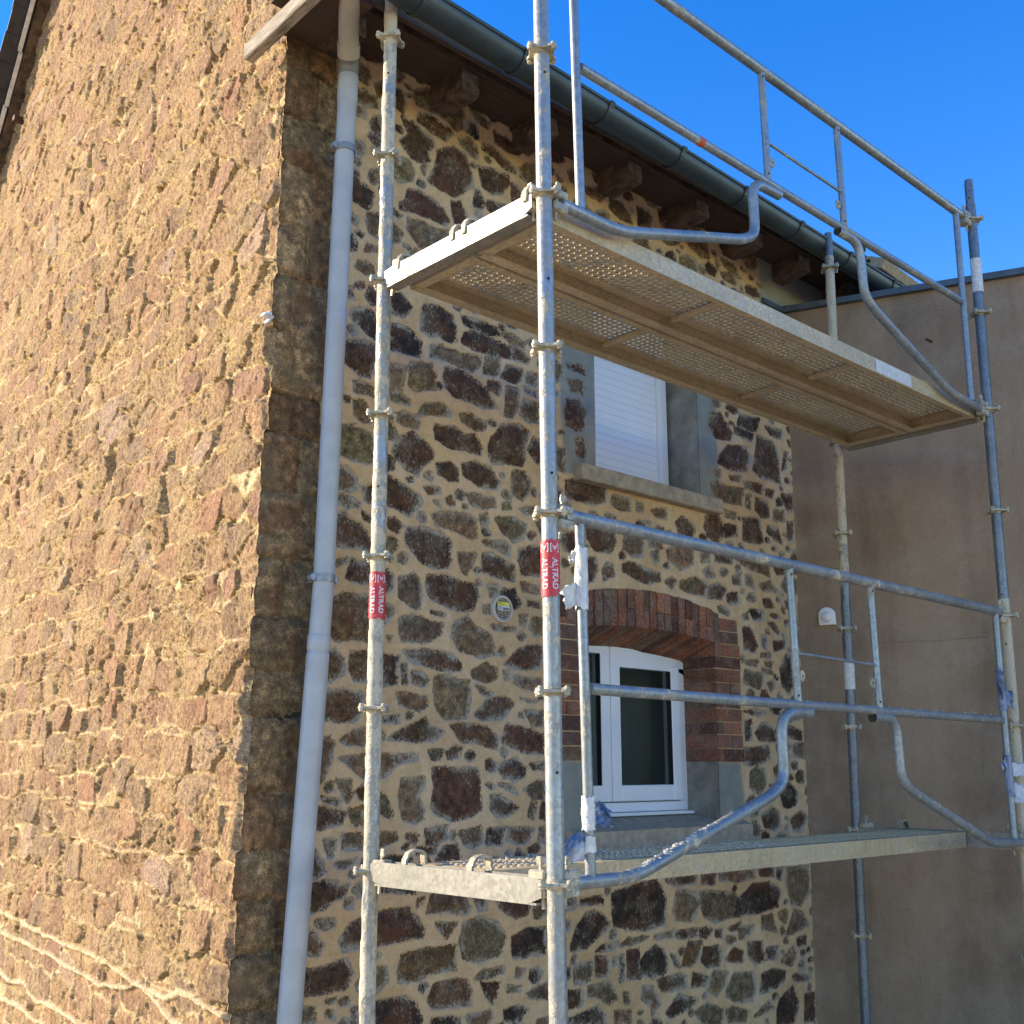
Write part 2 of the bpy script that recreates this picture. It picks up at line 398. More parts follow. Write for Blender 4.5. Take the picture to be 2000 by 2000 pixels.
def grid_mesh(name, X, Y, Z, keep, attrs, material, parent, origin):
    nz, nx = X.shape
    co_ = np.stack([X-origin[0], Y-origin[1], Z-origin[2]], -1).reshape(-1, 3).astype(np.float32)
    idx = np.arange(nz*nx).reshape(nz, nx)
    q = np.stack([idx[:-1, :-1], idx[:-1, 1:], idx[1:, 1:], idx[1:, :-1]], -1)[keep]
    used = np.unique(q); rm = np.full(nz*nx, -1, np.int64); rm[used] = np.arange(len(used))
    q = rm[q].astype(np.int32); co_ = co_[used]; nf = len(q)
    me = bpy.data.meshes.new(name); me.vertices.add(len(co_)); me.vertices.foreach_set('co', co_.ravel())
    me.loops.add(nf*4); me.loops.foreach_set('vertex_index', q.ravel())
    me.polygons.add(nf); me.polygons.foreach_set('loop_start', np.arange(0, nf*4, 4, dtype=np.int32))
    me.polygons.foreach_set('loop_total', np.full(nf, 4, np.int32))
    me.polygons.foreach_set('use_smooth', np.ones(nf, bool))
    me.materials.append(material); me.update(calc_edges=True)
    for k, a in attrs.items():
        if a.ndim == 3:
            at = me.attributes.new(k, 'FLOAT_COLOR', 'POINT')
            at.data.foreach_set('color', np.concatenate([a, np.ones((*a.shape[:2], 1))], 2).reshape(-1, 4)[used].astype(np.float32).ravel())
        else:
            at = me.attributes.new(k, 'FLOAT', 'POINT'); at.data.foreach_set('value', a.reshape(-1)[used].astype(np.float32))
    o = bpy.data.objects.new(name, me); COL.objects.link(o)
    if parent: o.parent = parent
    return o
STONES = """
g 76,1593 96,1591 104,1576 94,1549 70,1552 70,1571
d 70,1527 92,1537 119,1530 124,1508 99,1499 69,1499
g 67,1488 91,1487 93,1469 68,1466
k 114,1484 129,1488 135,1422 123,1417 101,1430 111,1447 106,1464
g 67,1410 93,1415 96,1390 86,1378 65,1380
g 107,1354 130,1366 136,1341 120,1326 105,1335
d 62,1344 78,1343 88,1320 118,1310 116,1281 105,1264 72,1272 63,1295
g 115,1559 142,1579 137,1541 122,1531
d 168,1626 187,1635 191,1611 176,1592
d 170,1575 189,1576 199,1546 190,1524 170,1528
g 219,1641 245,1648 252,1639 236,1617 226,1621
y 217,1589 255,1612 289,1610 346,1618 364,1596 361,1559 337,1546 306,1562 263,1563 224,1560
d 234,1545 270,1552 327,1542 330,1532 307,1506 264,1512 228,1522
d 187,1513 219,1513 274,1494 278,1484 262,1463 266,1439 240,1426 215,1427 183,1453 207,1480
y 178,1415 209,1419 223,1400 219,1374 182,1357 167,1370
d 285,1475 331,1500 369,1498 386,1459 390,1429 356,1396 336,1382 293,1383 263,1391 282,1435
g 247,1426 259,1431 250,1400 242,1413
d 420,1654 442,1655 464,1640 460,1620 446,1614 427,1627 415,1633
y 370,1659 391,1656 409,1640 402,1631 381,1639
y 376,1622 406,1624 442,1609 431,1590 396,1598
k 375,1586 403,1589 407,1552 396,1548 368,1557
d 344,1532 382,1545 403,1527 402,1502 383,1501 351,1517
d 453,1590 490,1596 539,1577 535,1563 501,1555 457,1564
d 417,1545 442,1552 490,1539 524,1522 522,1509 479,1510 457,1525 417,1530
d 407,1482 450,1493 497,1494 505,1479 479,1442 450,1428 415,1438
g 535,1530 554,1549 587,1563 588,1502 561,1500 535,1508
d 505,1482 546,1479 550,1466 535,1442 512,1428
k 397,1420 411,1422 424,1395 419,1379 391,1377
d 431,1406 454,1412 498,1413 451,1379 433,1387
d 210,1349 242,1358 281,1353 310,1336 324,1316 311,1303 262,1302 218,1302 187,1297 184,1309 205,1327
d 326,1365 353,1374 370,1355 378,1327 354,1310 337,1318 330,1341
y 209,1283 240,1291 292,1285 321,1293 325,1277 276,1234 242,1230 207,1258
g 105,1258 137,1265 137,1210 112,1214 103,1237
g 173,1257 195,1243 189,1223 174,1217
d 174,1292 194,1285 185,1274 172,1278
g 62,1245 85,1238 80,1221 63,1223
k 61,1204 78,1192 84,1166 60,1158
g 107,1192 133,1190 137,1182 102,1171
d 57,1079 78,1086 78,1060 61,1056
k 117,1098 138,1102 139,1065 124,1061 109,1074
k 173,1099 197,1109 223,1085 220,1073 201,1057 175,1057
k 80,1042 118,1051 140,1041 139,989 111,999 78,1018 73,1027
k 175,1038 221,1038 253,1012 248,983 210,981 175,978
k 258,1103 297,1107 338,1102 346,1045 326,1037 299,1043 272,1036 249,1043 252,1069
k 359,1106 401,1109 466,1104 468,1090 444,1081 412,1089 369,1088
d 370,1070 412,1083 466,1075 510,1070 507,1046 455,1041 398,1037 363,1047
g 477,1096 510,1106 552,1096 548,1081 507,1080
d 514,1068 529,1076 562,1060 558,1049 510,1046
g 276,1015 302,1024 350,1019 416,1025 418,1008 395,986 364,989 326,993 277,991
y 432,1033 473,1037 472,1005 459,992 425,993
d 492,1027 544,1029 544,1014 522,990 475,993
g 556,1026 588,1028 586,998 552,1002
d 548,989 586,984 586,972 548,978
g 224,964 280,977 289,959 288,921 259,912 237,905 221,916
d 320,975 364,981 413,965 438,951 467,922 420,911 382,916 344,916 321,932 312,954
d 66,969 112,981 139,978 140,948 126,908 106,903 88,914 59,926 56,954
y 173,948 217,952 208,923 206,896 175,894
y 86,891 115,895 139,886 140,868 119,871 90,869
y 175,887 203,893 226,880 222,871 179,872
g 437,977 474,980 477,964 466,950 438,960
g 496,977 529,979 531,939 514,907 488,907 490,944
g 548,960 586,960 588,914 563,909 533,920 536,940
y 88,851 108,855 126,839 130,815 112,811 92,822
g 186,845 213,856 238,854 253,842 245,827 208,827 189,836
g 260,883 302,895 338,882 335,873 289,866 248,856
g 358,881 389,890 431,878 428,865 403,858 365,866
y 64,796 90,801 138,789 141,738 121,729 84,731 64,737 66,760 59,780
d 205,801 236,817 261,805 291,787 285,770 263,753 247,730 223,733 204,747 182,766
d 290,842 345,851 376,841 403,844 421,824 418,804 376,807 336,801 293,814
d 477,885 529,897 563,886 551,855 551,822 540,803 489,798 449,794 438,824 449,848
d 298,762 337,772 355,760 355,736 331,732 301,742
d 367,775 401,786 449,780 474,755 467,737 418,734 394,743 369,752
g 510,786 547,790 568,774 562,745 540,725 514,734 507,760
g 51,711 79,714 101,698 102,676 84,666 50,670
d 176,714 211,703 252,687 264,674 249,659 231,641 200,651 176,655
d 114,679 140,690 140,654 121,656
g 55,654 75,660 110,649 107,639 82,634 57,645
g 264,707 305,712 308,702 277,694
g 379,711 405,716 457,714 460,698 429,688 395,690
g 482,707 510,715 507,700 482,696
g 532,704 584,718 584,704 554,694
d 116,631 141,625 143,614 122,617
d 48,612 76,625 90,610 113,608 138,578 135,559 105,560 53,557 47,579
d 177,629 195,632 216,618 202,604 181,610
g 178,592 199,592 203,578 186,556 176,566
d 227,616 267,625 311,620 340,600 335,552 305,545 268,547 239,572 220,592
g 288,652 311,662 380,670 408,659 408,625 396,619 342,630 300,633
g 460,673 511,682 551,671 545,641 515,627 485,642
g 416,672 440,679 440,657 420,654
g 424,616 490,625 506,614 502,597 473,603
g 358,582 408,588 397,562 381,540 370,544
d 424,590 453,594 515,574 511,542 469,544 425,551
d 532,614 575,626 597,626 601,562 540,561 528,591
g 54,528 83,537 86,532 61,518
d 96,535 139,536 142,498 117,493 84,501
d 177,530 193,515 192,495 178,482
g 208,514 244,526 258,516 266,480 256,456 235,463 210,477
d 276,527 324,533 370,523 405,521 413,495 398,470 359,463 325,472 288,482 277,504
b 42,457 82,469 135,472 141,385 105,385 70,380 42,388
b 177,460 196,453 198,445 177,421
g 211,435 246,444 296,434 322,434 315,413 286,395 219,391 211,413
d 289,458 326,454 326,448 289,452
g 352,439 383,451 410,435 450,421 466,380 411,374 364,385 341,412
b 451,442 521,443 521,433 456,435
g 437,528 465,531 469,513 449,502
g 429,479 453,484 453,466 429,467
y 532,470 553,472 548,450 532,449
g 570,465 596,470 596,433 578,431 561,445
y 536,539 592,539 592,523 540,524
d 557,504 592,504 592,492 557,494
g 181,397 195,398 188,389
b 37,362 62,364 84,347 85,321 61,306 38,305
b 100,361 139,366 141,310 111,309 96,329
k 174,363 218,361 210,344 209,308 177,302
k 220,350 232,348 233,310 220,309
d 223,372 297,379 346,372 372,354 369,342 324,341 269,350 237,357
g 245,332 266,335 288,321 274,306 245,313
g 399,344 438,362 468,354 466,333 442,323 403,330
d 490,364 531,397 574,409 598,408 595,362 531,355
g 486,349 500,350 505,335 490,332
g 515,339 595,337 595,316 548,314 517,324
g 299,327 328,331 392,321 396,304 387,249 326,247 303,274
b 34,287 77,291 132,289 129,262 117,236 67,234 33,239
g 208,292 281,287 284,271 264,258 215,271
g 409,316 454,303 450,297 423,302
d 408,255 439,285 482,296 515,285 498,264 478,249 431,248
g 535,295 582,291 565,287
g 548,269 603,268 603,241 569,240
d 176,245 216,247 218,236 179,234
b 190,204 224,223 279,246 293,230 324,222 308,206 273,202 231,204
g 81,199 112,218 137,221 138,192 103,192
b 344,234 385,238 439,233 471,211 471,188 428,199 371,204
d 494,238 544,233 602,220 602,181 556,183 482,203
b 33,203 59,206 72,194 64,161 47,129 30,119 29,173
g 82,169 139,174 198,175 259,175 261,167 215,159 186,135 140,133 108,154
g 291,184 323,187 325,173 298,167
d 439,165 451,171 471,157 463,145 440,148
k 479,160 523,171 549,151 543,134 515,127 483,137
d 560,161 602,163 602,148 572,148
k 475,149 547,151 547,140 523,127 487,133
d 299,151 413,151 422,129 425,74 402,60 351,51 318,63 300,76 303,119
g 226,130 283,133 278,117 265,98 279,80 280,58 256,49 232,57 224,78 220,104
g 78,129 109,129 116,101 104,93 91,109
b 47,103 85,94 86,85 58,92
b 27,80 56,82 99,71 93,56 57,50 28,44
g 108,76 138,81 139,50 118,53
g 174,107 187,102 204,73 202,61 175,72
k 451,98 479,98 527,73 499,58 471,54 452,70
g 475,120 507,117 527,100 507,106
g 543,108 580,125 608,125 605,88 572,88
g 564,82 580,79 572,47 555,56
d 597,81 610,81 609,43 588,50
g 94,37 138,35 139,9 95,9
b 173,34 216,35 216,22 174,11
b 284,37 336,42 339,22 312,7 288,8
b 265,4 312,2 309,-6 267,-6
g 369,29 425,39 427,8 407,-2 384,4
k 442,32 493,36 483,1 441,3
b 499,33 576,30 555,5 527,2 493,10
g 588,32 609,32 609,0 584,7
g 55,28 85,25 74,-2 68,-1
g 81,-13 127,-8 109,-23 93,-23
b 24,18 41,12 60,-25 46,-34 25,-30
d 173,-7 247,-9 252,-21 175,-17
d 333,6 366,6 372,-22 313,-19
d 23,-49 58,-42 85,-46 92,-56 110,-52 101,-69 60,-87 23,-96
d 173,-58 264,-70 262,-75 229,-73 173,-66
g 269,-88 285,-87 270,-100
g 303,-83 328,-80 385,-89 399,-114 390,-124 336,-114 294,-113
d 406,-89 437,-93 443,-120 423,-118
d 464,-97 563,-110 554,-137 522,-141 476,-120
g 45,-107 82,-108 82,-120 65,-123 50,-117
d 95,-145 119,-118 143,-108 194,-103 249,-100 287,-138 284,-155 241,-156 176,-161 145,-157 105,-161
b 19,-114 41,-125 61,-148 52,-164 20,-156
g 315,-135 364,-140 340,-163 326,-149
y 382,-139 430,-132 468,-143 491,-172 480,-206 424,-214 383,-204 374,-174
k 511,-177 554,-165 605,-169 603,-216 538,-219 511,-214
b 235,-183 275,-177 363,-180 364,-219 320,-222 263,-230 227,-228 229,-204
d 19,-185 65,-183 112,-177 128,-200 114,-224 61,-224 21,-227
g 173,-198 200,-199 204,-226 176,-237
b 310,-243 338,-239 391,-243 404,-265 402,-288 356,-284 311,-283 297,-266
g 413,-243 435,-232 491,-231 484,-241 442,-246
g 522,-237 546,-241 530,-257 518,-253
d 431,-255 476,-258 461,-293 443,-280
g 499,-266 534,-273 530,-281 499,-277
g 550,-288 610,-274 610,-304 562,-298
k 173,-258 234,-253 267,-265 284,-299 285,-309 171,-293
k 127,-261 141,-258 141,-288 128,-287
g 100,-243 120,-237 124,-249 103,-251
k 308,-300 378,-310 374,-322 305,-312
g 395,-309 454,-307 458,-321 443,-331 399,-325
k 488,-312 530,-307 552,-318 530,-336 492,-328
g 21,-242 47,-248 51,-273 20,-269
k 807,-118 874,-104 961,-96 991,-135 993,-196 920,-202 865,-194 812,-183
k 696,-173 723,-152 751,-146 779,-159 802,-179 773,-198 722,-220 677,-218
k 706,-120 776,-118 780,-132 710,-133
k 670,-118 701,-114 694,-137 667,-138
d 993,-96 1108,-95 1104,-113 1030,-113 995,-104
d 1125,-94 1180,-96 1179,-121 1127,-116
g 1195,-92 1342,-93 1341,-114 1272,-121 1197,-112
d 1361,-96 1426,-96 1425,-116 1366,-114
d 1439,-99 1473,-101 1457,-127 1437,-124
g 1486,-101 1587,-103 1583,-170 1538,-197 1498,-190 1476,-141
g 1029,-128 1062,-125 1106,-137 1116,-161 1085,-198 1026,-189 1016,-169
g 1117,-134 1222,-141 1269,-155 1253,-199 1176,-206 1131,-192 1116,-161
k 1262,-162 1333,-132 1404,-131 1454,-154 1437,-192 1346,-199 1247,-202
g 1436,-210 1470,-200 1485,-214 1466,-236 1441,-221
g 1470,-263 1510,-205 1547,-216 1571,-247 1504,-263
g 1364,-211 1409,-210 1432,-253 1362,-239
g 1263,-227 1331,-229 1311,-248 1267,-253
d 1221,-226 1276,-216 1269,-227 1233,-233
d 1112,-217 1141,-213 1163,-224 1136,-239 1114,-230
d 1172,-225 1201,-225 1199,-245 1171,-237
d 1027,-215 1101,-214 1103,-230 1056,-231 1024,-226
g 945,-217 1019,-210 1018,-224 950,-224
g 830,-225 855,-216 927,-215 889,-224 835,-228
d 749,-231 773,-219 830,-218 815,-229 773,-232
k 900,-265 918,-249 949,-236 980,-249 992,-272 988,-297 936,-304 899,-287
b 751,-238 796,-244 798,-266 790,-283 753,-279
d 685,-260 699,-250 744,-249 737,-283 716,-289 689,-283
d 854,-239 896,-240 896,-299 854,-295
d 829,-246 844,-247 844,-299 830,-297
b 1044,-291 1069,-240 1119,-247 1108,-278 1080,-295
d 1113,-289 1126,-261 1178,-259 1194,-277 1184,-303 1135,-304
d 1205,-295 1242,-272 1277,-283 1278,-306 1257,-306
d 1297,-264 1359,-269 1368,-313 1330,-319 1301,-295
k 1377,-286 1432,-286 1422,-315 1375,-310
g 1438,-324 1501,-290 1509,-314 1483,-339
k 1513,-275 1558,-275 1555,-297 1514,-298
g 1206,-361 1238,-329 1316,-336 1326,-366 1311,-398 1239,-392 1205,-374
d 1340,-385 1352,-345 1404,-338 1455,-350 1439,-376 1374,-386
g 1137,-353 1157,-316 1214,-324 1207,-348 1165,-369
b 954,-312 1035,-307 1059,-315 1055,-337 971,-339
d 1074,-339 1084,-311 1139,-324 1138,-340
d 1487,-364 1514,-361 1568,-374 1553,-381 1492,-376
g 729,-297 799,-296 822,-332 788,-336 761,-318 731,-314
g 897,-342 905,-318 940,-324 962,-359 933,-380 929,-358
k 981,-383 1028,-349 1097,-370 1069,-379 999,-395
k 1423,-412 1485,-385 1507,-430 1483,-472 1405,-465 1408,-438
g 1087,-395 1136,-382 1191,-405 1183,-433 1116,-424
g 1202,-407 1232,-401 1290,-422 1277,-440 1212,-434
d 1536,-413 1584,-415 1577,-482 1529,-475
k 670,-352 756,-339 783,-362 783,-377 670,-361
d 671,-298 711,-303 713,-327 671,-332
g 811,-357 864,-363 858,-387 811,-381
g 839,-322 853,-322 862,-346 843,-344
g 1314,-435 1372,-409 1396,-426 1357,-434
d 1006,-263 1022,-266 1036,-293 1020,-288
g 1208,-245 1232,-243 1252,-253 1237,-260 1213,-256
d 1234,1081 1285,1090 1338,1044 1323,1022 1254,1013 1228,1047
k 1374,1107 1465,1113 1453,1079 1424,1068 1362,1077
k 1344,1067 1433,1064 1422,1039 1347,1046
d 1491,1099 1577,1103 1570,1075 1517,1076
d 1272,966 1309,1005 1402,1019 1414,993 1392,946 1309,938 1263,948
d 1451,1062 1526,1060 1551,1032 1552,941 1459,941 1420,956 1437,1004
d 1581,1043 1601,1041 1586,993 1566,983
g 1236,920 1274,929 1272,908 1231,906
g 1229,884 1255,897 1296,888 1375,894 1362,849 1285,842 1231,854
b 1311,920 1368,928 1358,913 1315,908
d 1376,916 1471,922 1459,892 1384,901
d 1479,912 1521,914 1510,892 1478,893
g 1382,879 1409,884 1401,842 1379,844
d 1427,881 1490,875 1491,832 1449,825 1424,843
g 1511,857 1564,862 1561,831 1508,824
d 1554,908 1618,919 1612,867 1583,863
d 1364,812 1440,821 1457,757 1407,747 1359,748
g 1283,823 1338,819 1328,801 1286,805
d 1280,781 1336,784 1338,758 1282,748
d 1479,808 1530,805 1549,764 1508,769 1473,791
d 1575,834 1609,839 1603,780 1575,778
g 1173,692 1213,698 1211,672 1175,668
d 1233,695 1312,695 1306,677 1232,677
g 1324,692 1359,696 1478,695 1476,666 1383,673
g 1177,643 1210,660 1233,635 1196,628
g 1304,643 1347,658 1340,624 1307,626
g 1364,653 1390,656 1409,619 1362,629
g 1428,637 1483,651 1518,625 1436,622
d 1275,594 1322,604 1333,580 1286,568
d 1438,596 1474,602 1491,580 1445,576
k 1374,561 1440,565 1438,541 1389,537
g 1338,545 1369,553 1368,538 1342,535
d 1470,557 1507,563 1520,551 1488,551
g 1232,557 1256,562 1284,548 1275,539 1239,546
g 1455,535 1487,538 1516,514 1502,508
d 1340,510 1370,518 1386,499 1401,469 1391,451 1340,455
d 1425,497 1447,496 1444,462 1427,466
d 1477,485 1542,493 1535,474 1479,460
g 1417,450 1461,453 1460,440 1416,440
g 1350,426 1402,429 1396,416 1349,416
g 1432,428 1472,428 1466,415 1436,418
g 1417,410 1470,403 1465,397 1421,400
k 1502,415 1533,453 1561,450 1562,372 1541,345 1507,369
g 1340,400 1420,395 1423,380 1400,354 1333,370
g 1440,371 1463,379 1475,367 1456,351
d 1327,294 1378,301 1429,295 1394,284
d 1444,316 1501,313 1490,292 1447,296
d 1329,268 1359,273 1355,225 1329,220
d 1373,240 1400,265 1427,268 1460,246 1466,222 1388,221
d 1515,268 1596,249 1593,224 1516,233
d 1319,200 1430,207 1436,177 1392,162 1316,162
g 1546,213 1602,219 1598,178 1543,183
d 745,697 844,700 846,669 826,644 771,644 747,667
g 878,693 948,703 946,652 905,646 871,661
g 1032,679 1089,703 1141,702 1145,661 1086,635 1037,659
g 963,695 1021,701 1020,681 965,678
g 970,663 1001,675 1006,647 987,637
d 870,623 904,631 1004,616 1010,600 961,587 926,591 869,607
g 1084,605 1149,624 1195,613 1186,579 1121,581 1083,589
d 1194,605 1242,619 1275,610 1253,578 1192,576
d 1022,598 1053,613 1072,607 1052,583
d 1274,589 1303,604 1333,591 1321,572 1280,572
d 738,621 776,626 783,601 769,573 748,570
g 797,599 814,619 836,618 841,592 802,577
g 1173,693 1207,698 1209,677 1178,669
d 1230,697 1309,694 1301,676 1233,680
g 1331,701 1382,704 1481,694 1475,667 1372,676
d 678,780 813,800 816,777 796,760 730,753 678,754
g 836,788 904,788 903,760 863,753 832,764
g 922,786 946,782 945,762 921,762
g 975,771 1037,785 1039,757 993,758
d 681,991 720,1000 751,977 750,934 714,920 680,929
g 687,1041 743,1045 740,1015 697,1011
d 685,1080 744,1089 746,1069 694,1069
d 713,901 740,906 749,885 739,851 713,862
d 643,867 677,868 674,814 646,818
d 678,795 738,809 816,797 815,768 778,755 684,753
d 642,783 667,765 665,737 641,736
g 1319,1561 1382,1561 1414,1526 1385,1521 1330,1540
g 1313,1514 1361,1530 1397,1509 1383,1496 1327,1499
d 1429,1511 1482,1519 1500,1499 1473,1487 1434,1491
g 1488,1546 1518,1542 1516,1529 1490,1529
g 748,1565 832,1593 846,1580 811,1545 762,1548
d 851,1575 897,1577 933,1556 937,1531 890,1526 845,1539
d 957,1588 1009,1595 1024,1574 1017,1549 963,1533
g 1163,1557 1260,1586 1266,1543 1226,1530 1169,1547
g 1294,1549 1311,1538 1304,1520 1293,1532
g 1055,1527 1140,1553 1122,1531 1082,1521"""
# ---------------------------------------------------------------- ground
GZ = -1.5
mb = MB(); mb.quad((-150, -150, GZ), (150, -150, GZ), (150, 150, GZ), (-150, 150, GZ))
g = mb.build('ground', M['ground']); g['kind'] = 'structure'

# ================================================================ STONE HOUSE
YF = 1.25                      # facade plane
house = thing('stone_house', 'old rubble stone house with lime jointed front, rough sunlit gable end and zinc gutter', 'house', (0, YF, GZ))
HO = (0, YF, GZ)
cornerX = lambda z: -.215 + .012*z
QS = np.array([-1.5, -1.3, -1.08, -.85, -.66, -.47, -.30, -.12, .03, .22, .47, .64, .82, 1.04, 1.28, 1.50, 1.66, 1.90, 2.12, 2.33, 2.60, 2.80, 3.02, 3.3, 3.6, 4., 5., 7.])
def edge_w(z):
    i = np.clip(np.searchsorted(QS, z)-1, 0, len(QS)-2); fr = (z-QS[i])/(QS[i+1]-QS[i])
    b_ = .009*np.sqrt(np.clip(1-np.abs(2*fr-1)**9, 0, 1)) + .030*(_h(i, i*0, 5)-.5)
    return -(b_ + .009*fbm(z*7, z*0+3.3, 9, 3) + .009*fbm(z*40, z*0+1.3, 19, 4, .65))
def edge_w_old(z):                 # ragged quoin outline shared by both walls
    row = z/.205 + .35*np.sin(z*2.1); fr = row-np.floor(row)
    row = z/.235 + .45*np.sin(z*2.1+1)+.2*np.sin(z*5.3); fr = row-np.floor(row)
    bulge = .007*np.sqrt(np.clip(1-(2*fr-1)**6, 0, 1)) + .016*(_h(np.floor(row), np.zeros_like(row), 5)-.5)
    return -(bulge + .010*fbm(z*6, z*0+3.3, 9, 3) + .009*fbm(z*40, z*0+1.3, 19, 4, .65))
W1 = (1.56, 2.36, 1.665, 2.75); W2 = (1.44, 2.42, .02, 1.16)

def facade():
    xs = np.concatenate([np.arange(-.215, 3.42, .0062), [3.6, 4.5, 7.2]])
    zs = np.concatenate([np.arange(GZ, -1.02, .05), np.arange(-1.02, 3.30, .0062), [3.31]])
    def snap(a, vals):
        for v in vals: a[np.argmin(abs(a-v))] = v
        return a
    xs = snap(xs, W1[:2]+W2[:2]); zs = snap(zs, (W1[2], W1[3], W2[2]))
    X, Z = np.meshgrid(xs, zs); nz, nx = X.shape
    sdm = np.full(X.shape, -.2); col = np.zeros((nz, nx, 3)) + .1
    rng = np.random.RandomState(4)
    base = {'d': (.062, .038, .027), 'k': (.030, .021, .019), 'b': (.088, .058, .034), 'g': (.125, .100, .070), 'y': (.132, .115, .075)}
    def put(pts, kc, rnd=.008):
        P = np.array(pts); lo = P.min(0)-.07; hi = P.max(0)+.07
        i0, i1 = np.searchsorted(xs, (lo[0], hi[0])); j0, j1 = np.searchsorted(zs, (lo[1], hi[1]))
        if i1 <= i0 or j1 <= j0: return
        x = X[j0:j1, i0:i1]; z = Z[j0:j1, i0:i1]
        n = len(P); d = np.full(x.shape, 9.); ins = np.zeros(x.shape, bool)
        for k in range(n):
            a = P[k]; b_ = P[(k+1) % n]; e = b_-a; L = e@e + 1e-12
            t = np.clip(((x-a[0])*e[0]+(z-a[1])*e[1])/L, 0, 1)
            d = np.minimum(d, np.hypot(x-a[0]-t*e[0], z-a[1]-t*e[1]))
            c1 = (a[1] <= z) != (b_[1] <= z)
            with np.errstate(divide='ignore', invalid='ignore'):
                xi = a[0]+(z-a[1])*e[0]/(e[1] if e[1] else 1e-9)
            ins ^= c1 & (x < xi)
        sgn = np.where(ins, d, -d)
        cur = sdm[j0:j1, i0:i1]; better = sgn > cur
        c = np.array(base[kc])*(.75+.5*rng.rand())*(1+.16*(rng.rand(3)-.5))
        cur[better] = sgn[better]; cc = col[j0:j1, i0:i1]; cc[better] = c
    for l in STONES.strip().splitlines():
        t = l.split(); put([tuple(float(q)/500 for q in s.split(',')) for s in t[1:]], t[0])
    # forbidden areas for filler stones
    cem = np.zeros(X.shape)
    wob = .02*fbm(X*6, Z*6, 3, 4)
    cem = np.maximum(cem, ss(np.minimum(X-(1.33+wob), 1.56-X+.03), -.01, .012)*ss(Z, 1.60+wob[0, 0], 1.64)*ss(2.85-Z, 0, .05))
    cem = np.maximum(cem, ss(np.minimum(X-2.30, 2.53+wob*1.6-X), -.01, .015)*ss(Z, 1.66, 1.68)*ss(2.85-Z, 0, .05))
    cem = np.maximum(cem, ss(np.minimum(X-1.2, 2.62+wob-X), -.01, .02)*ss(Z, 2.70, 2.76)*ss(2.97+wob-Z, 0, .03)*.95)
    cem = np.maximum(cem, ss(np.minimum(X-1.28, 2.62+wob-X), -.01, .02)*ss(Z, -.08, -.05)*ss(.345+.4*wob-Z, 0, .02))
    cem = np.maximum(cem, ss(X+wob, 2.98, 3.02)*ss(Z+.5*wob, 2.84, 2.90))
    old = ss(.035+.03*fbm(Z*5, X*0+1, 8, 3)-X, -.012, .012)
    wins = ((X > W1[0]-.03) & (X < W1[1]+.03) & (Z > W1[2]-.10) & (Z < W1[3])) | ((X > 1.2) & (X < 2.66) & (Z > -.08) & (Z < 1.17)) \
        | ((X > 1.30) & (X < 2.50) & (Z > 1.58) & (Z < 1.69))
    soft = cem > .6
    # quoins beside the gable
    zq = GZ; r2 = np.random.RandomState(11)
    qs = [-1.5, -1.3, -1.08, -.85, -.66, -.47, -.30, -.12, .03, .22, .47, .64, .82, 1.04, 1.28, 1.50, 1.66, 1.90, 2.12, 2.33, 2.60, 2.80, 3.02, 3.3]
    sdo = np.full(X.shape, -.2)
    for k in range(len(qs)-1):
        a, b_ = qs[k], qs[k+1]; xa = -.235; w_ = .15+.10*r2.rand()
        xx = [xa]; 
        if r2.rand() < .5: xx += [xa+w_*.8]
        xx += [.06]
        for u in range(len(xx)-1):
            sl_ = .035*(r2.rand()-.5); g_ = .005+.006*r2.rand()
            pts = [(xx[u]+(.0 if u == 0 else g_)-(.05 if u == 0 else 0), a+g_+sl_), (xx[u+1]-g_, a+g_-sl_), (xx[u+1]-g_-.006, b_-g_), (xx[u]+(g_ if u else -.05), b_-g_)]
            kc = 'gybbgb'[r2.randint(6)]; base['q'] = tuple(np.array({'g': (.19, .150, .095), 'y': (.23, .175, .105), 'b': (.16, .105, .060)}[kc]))
            sv = sdm.copy() if False else None
            m_ = old > .5
            P = np.array(pts); i1 = np.searchsorted(xs, .12); j0, j1 = np.searchsorted(zs, (a-.03, b_+.03))
            x = X[j0:j1, :i1]; z = Z[j0:j1, :i1]
            d = np.minimum(np.minimum(x-P[0, 0], P[1, 0]-x), np.minimum(z-(P[0, 1]+(P[1, 1]-P[0, 1])*(x-P[0, 0])/.2), P[3, 1]-z))
            cur = sdo[j0:j1, :i1]; bt = d > cur; cur[bt] = d[bt]
            cc = col[j0:j1, :i1]; mm = bt & (old[j0:j1, :i1] > .5)
            cc[mm] = np.array(base['q'])*(.7+.55*r2.rand())
    sdm = np.where(old > .5, np.minimum(sdo, .05)+.004, sdm)
    # filler stones in the free mortar areas
    tries = 0; rr = random.Random(9)
    while tries < 8200:
        tries += 1
        rmax = .08 if tries < 1200 else (.045 if tries < 3500 else .022)
        i = np.searchsorted(xs, rr.uniform(.05, 3.34)); j = np.searchsorted(zs, rr.uniform(-1.4, 3.27))
        if j >= nz or i >= nx or wins[j, i] or soft[j, i] or old[j, i] > .3: continue
        fr = -sdm[j, i]-.0135
        if fr < rmax*.62: continue
        if 1.08 < Z[j, i] < 1.62 and X[j, i] > 1.05 and X[j, i] < 2.5 and fr > .06: pass
        r_ = min(fr, rmax); n = rr.randint(5, 8); a0 = rr.random()*6.28; asp = rr.uniform(.55, 1.0) if r_ > .03 else rr.uniform(.35, 1); tl = rr.uniform(-.35, .35)
        pts = []
